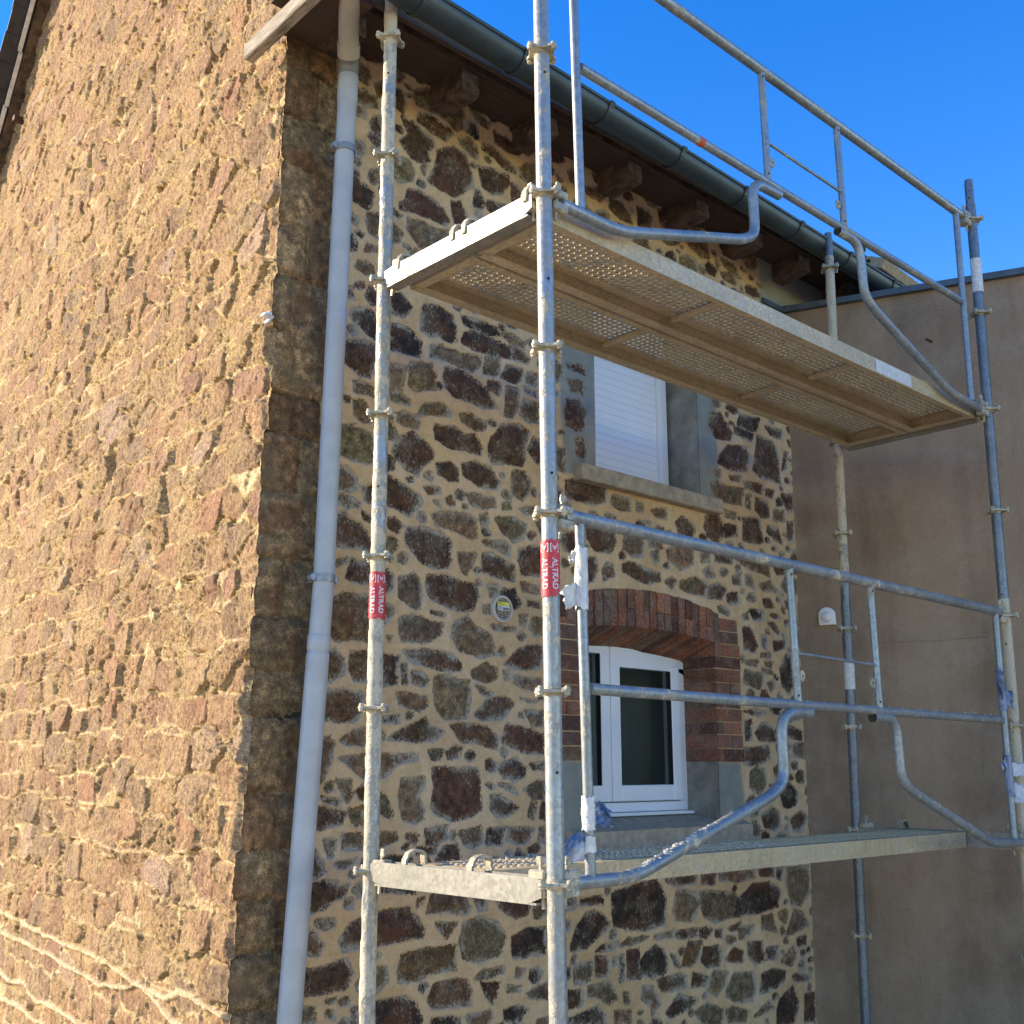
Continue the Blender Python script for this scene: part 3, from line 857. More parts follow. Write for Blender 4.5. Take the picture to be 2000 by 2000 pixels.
        for k in range(n):
            a = a0+6.283*k/n+rr.uniform(-.25, .25); q = r_*rr.uniform(.85, 1.1)
            u, v = q*math.cos(a)*1.12, q*math.sin(a)*asp
            pts.append((xs[i]+u*math.cos(tl)-v*math.sin(tl), zs[j]+u*math.sin(tl)+v*math.cos(tl)))
        put(pts, rr.choice('ddggkby'))
    sdm = np.where((cem > .5) & (sdm > -.1) & (Z > 2.6) & (X > 1.2) & (X < 2.62), -.05, sdm)
    sdm = np.where((cem > .5) & (Z < .4), -.05, sdm)
    sdm += .0045 + .006*fbm(X*22, Z*22, 12, 4) + .004*fbm(X*60, Z*60, 14, 3)
    st = ss(sdm, -.003, .006)
    Y = YF + .004*fbm(X*2, Z*2, 21, 3) + st*(.009 - .010*ss(sdm, .0, .04)) - st*.004*fbm(X*18, Z*18, 33, 4)
    # bevel + bulge of the quoins, ragged outline
    q = ss(old, .3, .7); qi = np.clip(np.searchsorted(QS, Z)-1, 0, len(QS)-2)
    Y = Y + q*(-.013*ss(sdm, -.003, .009) + .010 + .022*(_h(qi, qi*0+4, 15)-.5)) - q*.012*fbm(X*9, Z*9, 35, 6, .62)
    w_ = edge_w(Z); k = ss(.14-(X+.215), 0, .14)
    Xw = X + np.where(X < .0, w_*k, 0) + .012*Z*k
    Y = Y + .012*(1-np.sqrt(np.clip((X+.215)/.022, 0, 1)))
    xc = (X[:-1, :-1]+X[1:, 1:])/2; zc = (Z[:-1, :-1]+Z[1:, 1:])/2
    hole = ((xc > W1[0]) & (xc < W1[1]) & (zc > W1[2]) & (zc < W1[3])) | ((xc > W2[0]) & (xc < W2[1]) & (zc > W2[2]) & (zc < 1.13 - .045*((xc-1.93)/.49)**2))
    grid_mesh('front_wall', Xw, Y, Z, ~hole, {'sd': sdm, 'scol': col, 'cem': cem, 'old': old}, M['facade'], house, HO)
facade()

# ---- gable wall
GA = R(5); gd = np.array([math.sin(GA), math.cos(GA)]); gn = np.array([-math.cos(GA), math.sin(GA)])
RIDGE_S, EAVE_Z, FS = 3.54, 3.360, .84
RIDGE_Z = EAVE_Z+.05+FS*(RIDGE_S+.1)
def roofz(s): return np.where(s < RIDGE_S, EAVE_Z+.05+FS*(s+.1), RIDGE_Z-(s-RIDGE_S))
def gable():
    s = [0.]
    while s[-1] < 6.6: s.append(s[-1] + .0042 + .0021*s[-1])
    s = np.array(s)
    zs = np.concatenate([np.arange(GZ, -.9, .05), np.arange(-.9, 5.6, .0062), np.arange(5.6, 6.8, .03)])
    Sx, Z = np.meshgrid(s, zs)
    # coursed rubble: anisotropic cells
    def cells(sx, sz, seed, jx=.9, jz=.6):
        zz = Z + .022*fbm(Sx*1.7, Z*1.7, seed+7, 3); V = zz/sz; row = np.floor(V)
        U = Sx/sx
        best = np.full(Z.shape, 9.); sec = np.full(Z.shape, 9.); cid = np.zeros(Z.shape); dxb = np.zeros(Z.shape); dzb = np.zeros(Z.shape)
        for dr in (-1, 0, 1):
            r = row+dr; shift = _h(r, r*0+1, seed)*5; uu = U+shift; c0 = np.floor(uu)
            for dc in (-1, 0, 1):
                c = c0+dc; px = c+.5+jx*(_h(c, r, seed+1)-.5); pz = r+.5+jz*(_h(c, r, seed+2)-.5)
                dx = (uu-px)*sx; dz = (V-pz)*sz
                d = np.maximum(np.abs(dx)*.62, np.abs(dz)) + .25*np.hypot(dx*.6, dz)
                nb = d < best
                sec = np.where(nb, best, np.minimum(sec, d)); cid = np.where(nb, _h(c, r, seed+3), cid)
                dxb = np.where(nb, dx, dxb); dzb = np.where(nb, dz, dzb); best = np.where(nb, d, best)
        return (sec-best)/2, cid, dxb, dzb
    e, cid, dx, dz = cells(.235, .150, 51, .95, .75)
    rough = .55*fbm(Sx*16, Z*16, 61, 6, .72)+.45*(1-2*np.abs(fbm(Sx*26, Z*22, 64, 4, .65)))
    fine = fbm(Sx*75, Z*75, 71, 3, .7)
    st = ss(e+.007*fbm(Sx*26, Z*26, 81, 4), .005, .010)
    tilt = dx*(.30*(_h(np.floor(cid*9999), cid*0, 3)-.5)) + dz*(.36*(_h(np.floor(cid*9999), cid*0+1, 4)-.45))
    flat = st*(_h(np.floor(cid*9999), cid*0+5, 6) < .72)
    H = st*(.011+.012*(cid-.3)) + .7*st*tilt + (.0055+.0065*(1-flat))*rough + (.0055+.0065*(1-flat))*fine
    # steps where slabs are laid flaky
    lay = fbm(Sx*5, Z*10, 91, 4); H += .007*ss(lay, .02, .06)*st
    pit = ss(fbm(Sx*9, Z*6, 95, 4), .30, .42); H -= .020*pit*(1-ss(e, .010, .02))
    # narrow bed joint ridges of mortar
    bed = Z + .022*fbm(Sx*1.7, Z*1.7, 58, 3) + .030*fbm(Sx*3.2, np.floor(Z/.150)*1.3, 97, 3)
    fb = np.abs((bed/.150+.5) % 1-.5)*.150
    bedness = ss(np.abs(dz)-.45*np.abs(dx), -.01, .012)
    er = e+.0035*fbm(Sx*16, Z*16, 88, 3)
    ridge = np.exp(-(er/(.0040+.0022*bedness))**2)*(.30+.70*bedness)*ss(fbm(Sx*2.6, Z*6, 99, 4), -.50, -.12)*ss(4.6-Z, -.9, 1.6)
    ridge = np.maximum(ridge, .8*np.exp(-(fb/.0045)**2)*ss(fbm(Sx*1.6, Z*5, 119, 3), .05, .25)*ss(3.0-Z, -.9, .6))
    H = H*(1-.5*ridge) + ridge*.018
    # thick ribbon pointing at the foot of the wall
    rib = np.zeros(Z.shape)
    for (pl, wd) in (([(0, -.48), (.39, -.46), (.54, -.50), (.84, -.49), (1.13, -.46), (1.54, -.45), (1.86, -.45), (2.59, -.42), (4, -.43), (6.6, -.42)], .012),
                     ([(0, -.60), (.3, -.585), (.8, -.48), (.9, -.52), (1.23, -.55), (1.93, -.52), (2.86, -.51), (4, -.53), (6.6, -.52)], .011),
                     ([(0, -.74), (.6, -.72), (1.42, -.73), (1.71, -.72), (2.03, -.73), (2.23, -.69), (2.46, -.71), (2.79, -.68), (6.6, -.70)], .012),
                     ([(0, -.86), (1, -.84), (1.95, -.81), (2.51, -.80), (2.74, -.82), (6.6, -.80)], .012)):
        pl = np.array(pl); zl = np.interp(s, pl[:, 0], pl[:, 1])
        dd = np.abs(Z-(zl[None, :]+.008*fbm(Sx*14, Sx*0, 41, 3))); rib = np.maximum(rib, ss(wd*.95-dd+.004*fbm(Sx*9, Sx*0+2, 46, 3), -.002, .006))
    low = ss(-.44-Z, 0, .03)
    vj = np.abs(((Sx+.05*fbm(Z*2, np.floor(Sx*4), 44, 2))/.26 + .31*np.floor(Z/.14)) % 1-.5)*.26
    rib = np.maximum(rib, low*ss(.0045-vj, -.001, .002)*.8)
    H = H*(1-.35*low)*(1-.7*rib) + rib*.022
    # base colour
    pal = np.array([(.37, .225, .125), (.38, .230, .125), (.41, .235, .160), (.34, .225, .130), (.43, .265, .145), (.40, .210, .120), (.33, .235, .15), (.50, .37, .30)])
    ci = np.minimum((cid*1.0*8).astype(int), 7); rare = (ci == 7) & (_h(np.floor(cid*99999), cid*0, 7) > .4); ci[rare] = 0
    pal = (pal*.62+pal.mean(0)*.38)*np.array((.90, .86, .78)); C = pal[ci]*(.90+.2*_h(np.floor(cid*9999), cid*0+2, 5))[..., None]
    C = C*(1+.22*fbm(Sx*7, Z*5, 77, 4))[..., None]
    mo = np.array((.54, .37, .17)) * (1+.15*fbm(Sx*12, Z*12, 78, 3))[..., None]
    k = np.clip(1-st+.45*ss(rough, .10, .4)*(1-flat)+ridge+.45*ss(fbm(Sx*3, Z*3, 79, 4), .10, .3), 0, 1)[..., None]; C = C*(1-k*.85)+mo*k*.85; C = C*(1-.8*ridge[..., None]) + np.array((.92, .70, .38))*.8*ridge[..., None]
    C = C*(1-rib[..., None]) + np.array((.82, .64, .38))*rib[..., None]
    w_ = edge_w(Z); a = ss(Sx, 0, .03)
    # rounded corner joins the front wall edge
    H = np.clip(H, -.03, .06)
    D = H*a + (-w_)*(1-a)
    xb = (-.215+.012*Z) + gd[0]*Sx + gn[0]*D; yb = YF + gd[1]*Sx + gn[1]*D*a
    sc_ = (Sx[:-1, :-1]+Sx[1:, 1:])/2; zc = (Z[:-1, :-1]+Z[1:, 1:])/2
    keep = zc < roofz(sc_)
    keep &= zc < 3.44+.84*sc_
    grid_mesh('gable_wall', xb, yb, Z, keep, {'gst': st, 'gcol': C}, M['gable'], house, HO)
gable()
def gp(s, z, out=0):      # a point on the gable plane
    return (-.215+.012*z+gd[0]*s+gn[0]*out, YF+gd[1]*s+gn[1]*out, z)

# ---- hidden walls of the house close it against the sun
mb = MB(); yb = YF+6.6; mb.box(.6, 7.2, yb-.2, yb, GZ, 3.4); mb.build('rear_wall', M['cement'], house)
mb = MB(); mb.prism([(YF+.02, GZ), (yb-.2, GZ), (yb-.2, 3.3), (YF+3.3, 6.6), (YF+.02, 3.3)], 7.2, 7.0, Matrix(((0, 0, 1, 0), (1, 0, 0, 0), (0, 1, 0, 0), (0, 0, 0, 1))))
mb.build('end_wall', M['cement'], house)

# ---- roof: two slated slopes, verge follows the gable
def roof():
    mb = MB(); ov = .10
    def vx(y): return (-.215+.04) + math.tan(GA)*(y-YF) - ov
    ry = YF+RIDGE_S; rz = RIDGE_Z+.03
    ef = (YF-.34, rz-FS*(RIDGE_S+.34)); er = (ry+3.6, rz-3.6)
    def slab(y0, z0, y1, z1, t, xo, xr=7.4, m=mb):
        A = [(vx(y0)-xo, y0, z0), (xr, y0, z0), (xr, y1, z1), (vx(y1)-xo, y1, z1)]
        n = len(m.v); m.v += A + [(x, y, z-t) for x, y, z in A]
        for f in ((0,1,2,3),(7,6,5,4),(0,4,5,1),(1,5,6,2),(2,6,7,3),(3,7,4,0)): m.f.append(tuple(n+i for i in f)); m.m.append(0)
    # courses of slates, each tilted a little over the next
    for sgn, (ya, za), (yz, zz) in ((1, ef, (ry, rz)), (-1, er, (ry, rz))):
        L = math.hypot(yz-ya, zz-za); n = int(L/.22)
        for k in range(n+1):
            t0, t1 = k/(n+1), min(1, (k+1.25)/(n+1))
            slab(ya+(yz-ya)*t0, za+(zz-za)*t0+.016, ya+(yz-ya)*t1, za+(zz-za)*t1, .012, .115+.012*((k*37) % 5)/5)
    rf = mb.build('roof', M['slate'], house)
    m2 = MB(); slab(ef[0]+.06, ef[1]-.0, ry, rz-.02, .05, -.03, 7.38, m2); slab(er[0], er[1]-.02, ry, rz-.02, .05, -.03, 7.38, m2)
    m2.build('roof_boarding', M['wood_dark'], rf)
    m3 = MB()
    for sgn in (-1,):
        n = 12; y0, z0, y1, z1 = er[0], er[1], ry, rz
        for k in range(n):
            a, b_ = k/n, (k+1)/n-.004
            ya, za, yb_, zb = y0+(y1-y0)*a, z0+(z1-z0)*a-.02, y0+(y1-y0)*b_, z0+(z1-z0)*b_-.02
            dx = .012*((k*7) % 3-1)*.5
            A = [(vx(ya)-.012+dx, ya, za-.012), (vx(ya)+.016+dx, ya, za-.012), (vx(yb_)+.016+dx, yb_, zb-.012), (vx(yb_)-.012+dx, yb_, zb-.012)]
            q = len(m3.v); m3.v += A+[(x, y, z-.030) for x, y, z in A]
            for f in ((0,1,2,3),(7,6,5,4),(0,4,5,1),(1,5,6,2),(2,6,7,3),(3,7,4,0)): m3.f.append(tuple(q+i for i in f)); m3.m.append(0)
    m3.build('verge_board', M['white_board'], rf)
    # wooden block and moss beside the gutter far along
    t = MB(); mt = Matrix.Translation((4.2, 1.0, 3.40)) @ Matrix.Rotation(R(4), 4, 'Z') @ Matrix.Rotation(R(25), 4, 'X')
    t.box(-.34, .42, -.07, .07, -.035, .035, mt, bev=.006); t.build('timber_block', M['straw'], rf)
    t = MB(); rr = random.Random(3)
    for k in range(9):
        c = Vector((3.53+rr.uniform(-.05, .05), .88+rr.uniform(-.03, .03), 3.285+rr.uniform(-.03, .045))); a = rr.uniform(.012, .028)
        t.box(-a, a, -a*.8, a*.8, -a*.6, a*.6, Matrix.Translation(c) @ Matrix.Rotation(rr.random()*3, 4, 'X') @ Matrix.Rotation(rr.random()*3, 4, 'Z'), bev=a*.3)
    t.build('moss_tuft', M['moss'], rf)
roof()
# rusty pin in the rear rake of the gable
mb = MB(); p = gp(4.58, 5.06); mb.box(-.09, .03, -.022, .022, -.02, .02, Matrix.Translation(p)); mb.build('iron_bracket', M['rust'], house)
# ---- soffit, rafter ends, eave board
mb = MB()
for k in range(3):
    y0 = .895+k*.12; mb.box(-.28, 7.2, y0+.002, y0+.118, 3.238+(.0 if k % 2 else .004), 3.255)
mb.box(-.30, 7.2, .870, .894, 3.15, 3.25)
mb.build('soffit', M['soffit'], house)
rr = random.Random(5)
for k, x in enumerate((-.02, .58, 1.07, 1.665, 2.21, 2.70, 3.19, 3.75, 4.3, 4.9)):
    mb = MB(); w_, h_, l_ = .056+rr.uniform(-.004, .004), .054+rr.uniform(-.006, .006), .12
    mt = Matrix.Translation((x, 1.17, 3.190)) @ Matrix.Rotation(R(rr.uniform(-4, 4)), 4, 'Z') @ Matrix.Rotation(R(rr.uniform(-3, 2)), 4, 'X')
    n = 7; rings = []
    for i in range(n+1):
        y = -l_ + i*(l_+.14)/n; ring = []
        for (u, v) in ((-1,-.5),(-.9,-1),(-.3,-1),(.3,-1),(.9,-1),(1,-.5),(1,.2),(.95,1),(0,1),(-.95,1),(-1,.3)):
            ring.append(mt @ Vector((u*w_+rr.uniform(-.005, .005), y, v*h_+rr.uniform(-.005, .005) - (.006 if i == 0 else 0)*v)))
        rings.append(ring)
    q = len(mb.v)
    for r_ in rings: mb.v += [tuple(v) for v in r_]
    m_ = 11
    for i in range(n):
        for j in range(m_):
            a = q+i*m_+j; b_ = q+i*m_+(j+1) % m_; mb.f.append((a, a+m_, b_+m_, b_)); mb.m.append(0)
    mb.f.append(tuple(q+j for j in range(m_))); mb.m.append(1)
    mb.build('rafter_end', [M['wood_dark'], M['wood_end_lit']], house)
# sunlit horizontal board at the foot of the rake, seen edge on
mb = MB(); b0 = (-.30, 1.42, 3.085)
mb.box(-.045, .0, -.62, .0, -.036, .034, Matrix.Translation((-.262, 1.40, 3.087)) @ Matrix.Rotation(R(-2), 4, 'X'), bev=.004)
mb.build('eave_board', M['oak'], house)
mb = MB(); mb.box(-.256, -.05, .88, 1.26, 3.135, 3.18); mb.build('soffit_bearer', M['soffit'], house)

# ---- gutter
def gutter():
    mb = MB(); r = .063; n = 16
    xs = [-.30+.35*k for k in range(24)]
    def ax(x): return (.768+.085*(x-.7)/2.7, 3.160+.016*(x-.7)/2.7)
    for sgn, rr_ in ((0, r), (1, r-.003)):
        for x in xs:
            cy, cz = ax(x)
            for j in range(n+1):
                a = math.pi*j/n; mb.v.append((x, cy-rr_*math.cos(a), cz-rr_*math.sin(a)))
    K = n+1; nx = len(xs)
    for s_ in (0, 1):
        o_ = s_*K*nx
        for i in range(nx-1):
            for j in range(n):
                a = o_+i*K+j; f = (a, a+K, a+K+1, a+1); mb.f.append(f if s_ == 0 else f[::-1]); mb.m.append(0)
    for i in (0, nx-1):     # end caps
        f = tuple(i*K+j for j in range(K)); mb.f.append(f); mb.m.append(0)
    # rolled front bead
    mb.tube([(x, ax(x)[0]-r, ax(x)[1]+.004) for x in xs], .0095, 10)
    g_ = mb.build('gutter', M['zinc'], house, smooth=True)
    for k in range(12):
        x = .06+.53*k; cy, cz = ax(x); b_ = MB(); pth = []
        for j in range(13):
            a = math.pi*(j/12); pth.append((cy-(r+.0025)*math.cos(a), cz-(r+.0025)*math.sin(a)))
        pth = [(cy-r-.011, cz+.010), (cy-r-.012, cz+.002)]+pth[1:]+[(cy+r+.04, cz+.075)]
        q = len(b_.v)
        for (y, z) in pth: b_.v += [(x-.014, y, z), (x+.014, y, z)]
        for i in range(len(pth)-1): b_.f.append((q+2*i, q+2*i+1, q+2*i+3, q+2*i+2)); b_.m.append(0)
        o = b_.build('gutter_bracket', M['zinc'], g_)
        md = o.modifiers.new('s', 'SOLIDIFY'); md.thickness = .004
gutter()
# ---- downpipe
px = lambda z: (.025 if z > .95 else .025) + (-.0 if z > .95 else 0) + ( -.012*(3.1-z) if z > .95 else -.0258-.046*(.95-z))
py = 1.145
mb = MB(); mb.tube([(px(z), py, z) for z in (GZ, -.5, 0, .4, .69)], .0405, 28, False); mb.tube([(px(z), py, z) for z in (.69, .70)], [.0405, .0375], 28, False)
mb.tube([(px(z), py, z) for z in (.70, .95, 1.5, 2.2, 2.955)], .0380, 28, False)
dp = mb.build('downpipe', M['pvc'], house, smooth=True)
mb = MB(); mb.tube([(px(z), py, z) for z in (.705, .712, .755, .76)], [.0388, .0412, .0412, .0385], 28, False); mb.build('pipe_sleeve', M['pvc'], dp, smooth=True); mb = MB()
mb.tube([(px(z), py, z) for z in (2.885, 2.892, 3.0, 3.004)], [.0385, .0405, .0405, .0385], 28, False); mb.build('pipe_sleeve', M['pvc'], dp, smooth=True)
mb = MB(); mb.tube(arc_path([(px(3), py, 2.97), (.024, py-.002, 3.045), (-.02, 1.085, 3.085)], .05), .0395, 28); mb.build('pipe_coupler', M['pvc_dark'], dp, smooth=True)
mb = MB(); mb.tube(arc_path([(-.005, 1.105, 3.062), (-.06, 1.03, 3.115), (-.17, .86, 3.17), (-.20, .80, 3.3)], .07), .041, 28)
mb.tube([(-.005, 1.105, 3.062), (-.032, 1.068, 3.090)], .0450, 28); mb.build('pipe_elbow', M['pvc_beige'], dp, smooth=True)
for z in (.963, 2.675):
    mb = MB(); c = Vector((px(z), py, z)); mb.tube([c+Vector((0, 0, -.014)), c+Vector((0, 0, .014))], .0420, 30, False)
    for sg in (-1, 1):
        a = c + Vector((sg*.050, .03 if sg > 0 else .0, 0))
        mb.tube([a+Vector((0, -.012, 0)), a+Vector((0, .012, 0))], .0125 if sg < 0 else .008, 14)
        mb.box(min(sg*.038, sg*.052), max(sg*.038, sg*.052), -.006, .006, -.012, .012, Matrix.Translation(c))
    mb.tube([c+Vector((0, .05, 0)), c+Vector((0, .12, 0))], .006, 8)
    mb.build('pipe_clamp', M['galv'] if 'galv' in M else M['rail'], dp, smooth=True)
# old wire hook on the quoin
mb = MB()
for k, (dx, dz, r_) in enumerate(((-.012, .004, .008), (.002, .008, .011), (.014, -.002, .008), (.004, -.018, .007))):
    c = Vector((-.225+dx, 1.243, 1.934+dz)); mb.tube([c+Vector((0, -.012, 0)), c+Vector((0, -.004, 0)), c+Vector((0, .02, 0))], [r_*.6, r_, r_], 9)
mb.build('mortar_lump', M['label_white'], house)

# ---- upper window
def ubox(x0, x1, y0, y1, z0, z1, name, m, par, bev=.0):
    mb = MB(); mb.box(x0, x1, y0, y1, z0, z1, bev=bev); return mb.build(name, m, par)
mb = MB(); x0, x1, z0, z1 = W1; t = .02
mb.box(x0-t, x0-.001, YF+.004, 1.50, z0, z1); mb.box(x1+.001, x1+t, YF+.004, 1.50, z0, z1); mb.box(x0-t, x1+t, YF+.004, 1.50, z1+.001, z1+t); mb.box(x0-t, x1+t, YF+.01, 1.5, z0-t, z0-.001)
mb.box(x0-t-.1, x0-t, 1.44, 1.5, z0, z1)
uw = mb.build('window_surround', M['cement'], house)
ubox(x0-.02+.025, x1-.085, 1.462, 1.478, z0+.002, z1-.002, 'roller_shutter', M['shutter'], uw)
mb = MB(); mb.box(x1-.078, x1-.018, 1.440, 1.475, z0+.001, z1, bev=.004); mb.box(x1-.088, x1-.078, 1.45, 1.475, z0+.001, z1); mb.build('shutter_rail', M['upvc'], uw); ubox(x0+.001, x0+.022, 1.44, 1.475, z0+.001, z1, 'shutter_rail', M['upvc'], uw)
mb = MB(); mb.box(1.412, 2.482, 1.195, 1.262, 1.598, 1.675, bev=.005)
mb.box(1.56, 2.36, 1.262, 1.46, 1.62, 1.670); mb.build('window_sill', M['sill'], uw)

# ---- lower window with brick surround
def lower():
    rr = random.Random(21)
    tb = lambda X: 1.135-.05*((X-1.93)/.49)**2      # extrados
    bb = lambda X: .955-.03*((X-1.93)/.49)**2       # intrados at the face
    mb = MB(); cols = []
    def brick(pts8):
        n = len(mb.v); mb.v += pts8
        for f in ((0,1,2,3),(7,6,5,4),(0,4,5,1),(1,5,6,2),(2,6,7,3),(3,7,4,0)): mb.f.append(tuple(n+i for i in f)); mb.m.append(0)
        b_ = (.36, .135, .072) if rr.random() < .6 else rr.choice([(.21, .105, .065), (.25, .14, .085), (.18, .075, .05)]); k = rr.uniform(.62, 1.2); cols.append(tuple(v*k for v in b_))
    # arch soldiers
    X = 1.30; 
    while X < 2.46:
        w_ = rr.uniform(.050, .060); a, b_ = X+.003, X+w_-.003; g = rr.uniform(-.004, .004)
        z0a, z0b = bb(a), bb(b_); z1a, z1b = tb(a)+g, tb(b_)+g
        if X < 1.40: z0a = z0b = 1.10-.14
        spl = rr.random() < .4; parts = [(0, 1)] if not spl else [(0, .44), (.46, 1)]
        yo = YF-.007+rr.uniform(-.006, .006)
        for (s0, s1) in parts:
            j = rr.uniform(-.002, .002)
            za, zb, zc, zd = z0a+(z1a-z0a)*s0, z0b+(z1b-z0b)*s0, z0b+(z1b-z0b)*s1, z0a+(z1a-z0a)*s1
            yd = 1.47
            brick([(a, yo, za), (b_, yo, zb), (b_+j, yo, zc), (a+j, yo, zd), (a, yd, za-(.09 if s0 == 0 else 0)), (b_, yd, zb-(.09 if s0 == 0 else 0)), (b_+j, yd, zc), (a+j, yd, zd)])
        X += w_
    # side piers
    for (xa, xb, zt, zb_) in ((2.42, 2.63, 1.075, .335), (1.215, 1.44, 1.08, .335)):
        z = zb_; k = 0
        while z < zt-.03:
            h_ = rr.uniform(.062, .070); 
            xs_ = [xa, (xa*.45+xb*.55), xb] if k % 2 else [xa, xa*.80+xb*.2, xb]
            if rr.random() < .3: xs_ = [xa, xb]
            over = z+h_ > bb(2.42)+.0 and xa < 2.42
            for u in range(len(xs_)-1):
                xl, xr = xs_[u], xs_[u+1]
                if xa > 2 : lim = 2.49
                else: lim = None
                top = min(z+h_-.006, zt)
                if xa < 2 and z > .94: xr = min(xr, 1.30)
                if xa > 2 and z > .94: xl = max(xl, 2.455)
                if xr-xl < .02: continue
                yo = YF-.005+rr.uniform(-.004, .004)
                if u == len(xs_)-2: xr += rr.uniform(-.012, .006)
                g0, g1 = (.0 if u == 0 and xa > 2 else .003), .003
                if xa < 2 and u == len(xs_)-2: xr = min(xr, 1.44); 
                j = rr.uniform(-.002, .002); yd = 1.47
                brick([(xl+g0, yo, z+j), (xr-g1, yo, z), (xr-g1, yo, top), (xl+g0, yo, top+j), (xl+g0, yd, z), (xr-g1, yd, z), (xr-g1, yd, top), (xl+g0, yd, top)])
            z += h_; k += 1
    bs = mb.build('brick_surround', M['brick'], house)
    at = bs.data.attributes.new('bcol', 'FLOAT_COLOR', 'FACE')
    fl = []
    for c in cols: fl += [c[0], c[1], c[2], 1]*6
    at.data.foreach_set('color', fl)
    # mortar bed behind the bricks, also the cement jambs below them
    m2 = MB(); m2.box(2.425, 2.60, YF+.003, 1.465, .34, 1.06); m2.box(1.23, 1.435, YF+.003, 1.465, .34, 1.06)
    n = 24
    for i in range(n):
        a, b_ = 1.30+i*(2.46-1.30)/n, 1.30+(i+1)*(2.46-1.30)/n
        q = len(m2.v); m2.v += [(a, YF+.003, bb(a)+.006), (b_, YF+.003, bb(b_)+.006), (b_, YF+.003, tb(b_)-.005), (a, YF+.003, tb(a)-.005), (a, 1.465, bb(a)-.082), (b_, 1.465, bb(b_)-.082), (b_, 1.465, tb(b_)), (a, 1.465, tb(a))]
        for f in ((0,1,2,3),(7,6,5,4),(0,4,5,1),(2,6,7,3)): m2.f.append(tuple(q+k for k in f)); m2.m.append(0)
    m2.build('brick_mortar', simple('brick_joint_mortar', (.26, .20, .14), .95, 0, .3, 30, .5, .004, 120), bs)
    ubox(2.4215, 2.60, YF+.006, 1.465, -.06, .338, 'cement_jamb', M['cement'], house); ubox(1.23, 1.4385, YF+.006, 1.465, -.06, .338, 'cement_jamb', M['cement'], house)
    # frame with two sashes
    yF = 1.452; fb = MB(); xl, xr, zb = 1.30, 2.425, .098
    at_ = lambda X: (.912-.105*((X-1.80)/.62)**2) if X > 1.80 else .912-.02*((X-1.8)/.5)**2
    fb.box(xl, xr, yF, yF+.06, zb, zb+.045, bev=.004)
    fb.box(xl, xl+.05, yF, yF+.06, zb+.045, at_(xl), bev=.003); fb.box(xr-.055, xr, yF, yF+.06, zb+.045, at_(xr)-.0, bev=.003)
    n = 20
    for i in range(n):
        a, b_ = xl+i*(xr-xl)/n, xl+(i+1)*(xr-xl)/n; q = len(fb.v)
        fb.v += [(a, yF, at_(a)-.034), (b_, yF, at_(b_)-.034), (b_, yF, at_(b_)+.03), (a, yF, at_(a)+.03), (a, yF+.06, at_(a)-.034), (b_, yF+.06, at_(b_)-.034), (b_, yF+.06, at_(b_)+.03), (a, yF+.06, at_(a)+.03)]
        for f in ((0,1,2,3),(0,4,5,1),(2,6,7,3)): fb.f.append(tuple(q+k for k in f)); fb.m.append(0)
    fr = fb.build('window_frame', M['upvc'], house)
    for (a, b_) in ((1.352, 1.838), (1.844, 2.366)):
        sb = MB(); y0 = yF-.016; st = .066
        sb.box(a, a+st, y0, y0+.06, zb+.05, at_(a+.04)-.024, bev=.004); sb.box(b_-st, b_, y0, y0+.06, zb+.05, at_(b_-.04)-.024, bev=.004)
        sb.box(a+st, b_-st, y0, y0+.06, zb+.05, zb+.125, bev=.004)
        for i in range(10):
            u0, u1 = a+st-.004+i*(b_-a-2*st+.008)/10, a+st-.004+(i+1)*(b_-a-2*st+.008)/10
            q = len(sb.v); f0, f1 = at_(u0)-.024, at_(u1)-.024; g0 = min(at_(a+st), at_(b_-st))-.060
            sb.v += [(u0, y0+.002, g0), (u1, y0+.002, g0), (u1, y0+.002, f1), (u0, y0+.002, f0), (u0, y0+.05, g0), (u1, y0+.05, g0)]
            sb.f += [(q, q+1, q+2, q+3), (q, q+4, q+5, q+1)]; sb.m += [0, 0]
        so_ = sb.build('window_sash', M['upvc'], house)
        gb = MB(); gb.quad((a+st-.005, y0+.030, zb+.12), (b_-st+.005, y0+.030, zb+.12), (b_-st+.005, y0+.030, .858), (a+st-.005, y0+.030, .86)); gb.build('window_pane', M['glass'], so_)
        for (u, v) in ((a+st-.004, a+st+.004), (b_-st-.004, b_-st+.004)): ubox(u, v, y0+.004, y0+.03, zb+.125, g0-.002, 'glazing_seal', M['black'], so_)
    db = MB(); db.box(1.45, 2.415, 1.405, 1.452, .082, .097, bev=.002); db.build('drip_rail', M['upvc'], fr)
    s_ = MB(); q = 0
    A = [(1.335, 1.20, .033), (2.612, 1.20, .033), (2.612, YF+.012, .050), (1.335, YF+.012, .050)]
    s_.v += A+[(x, y, -.085) for x, y, z in A]
    for f in ((0,1,2,3),(7,6,5,4),(0,4,5,1),(1,5,6,2),(3,7,4,0)): s_.f.append(f); s_.m.append(0)
    n = len(s_.v); s_.v += [(1.4385, YF+.012, .050), (2.4215, YF+.012, .050), (2.4215, 1.455, .085), (1.4385, 1.455, .085)]; s_.f.append((n, n+1, n+2, n+3)); s_.m.append(0)
    s_.build('window_sill', M['sill'], house)
    # dim room and net curtain behind the glass
    rb = MB(); x0, x1, y0, y1, z0, z1 = 1.28, 2.45, 1.515, 2.1, -.3, 1.15
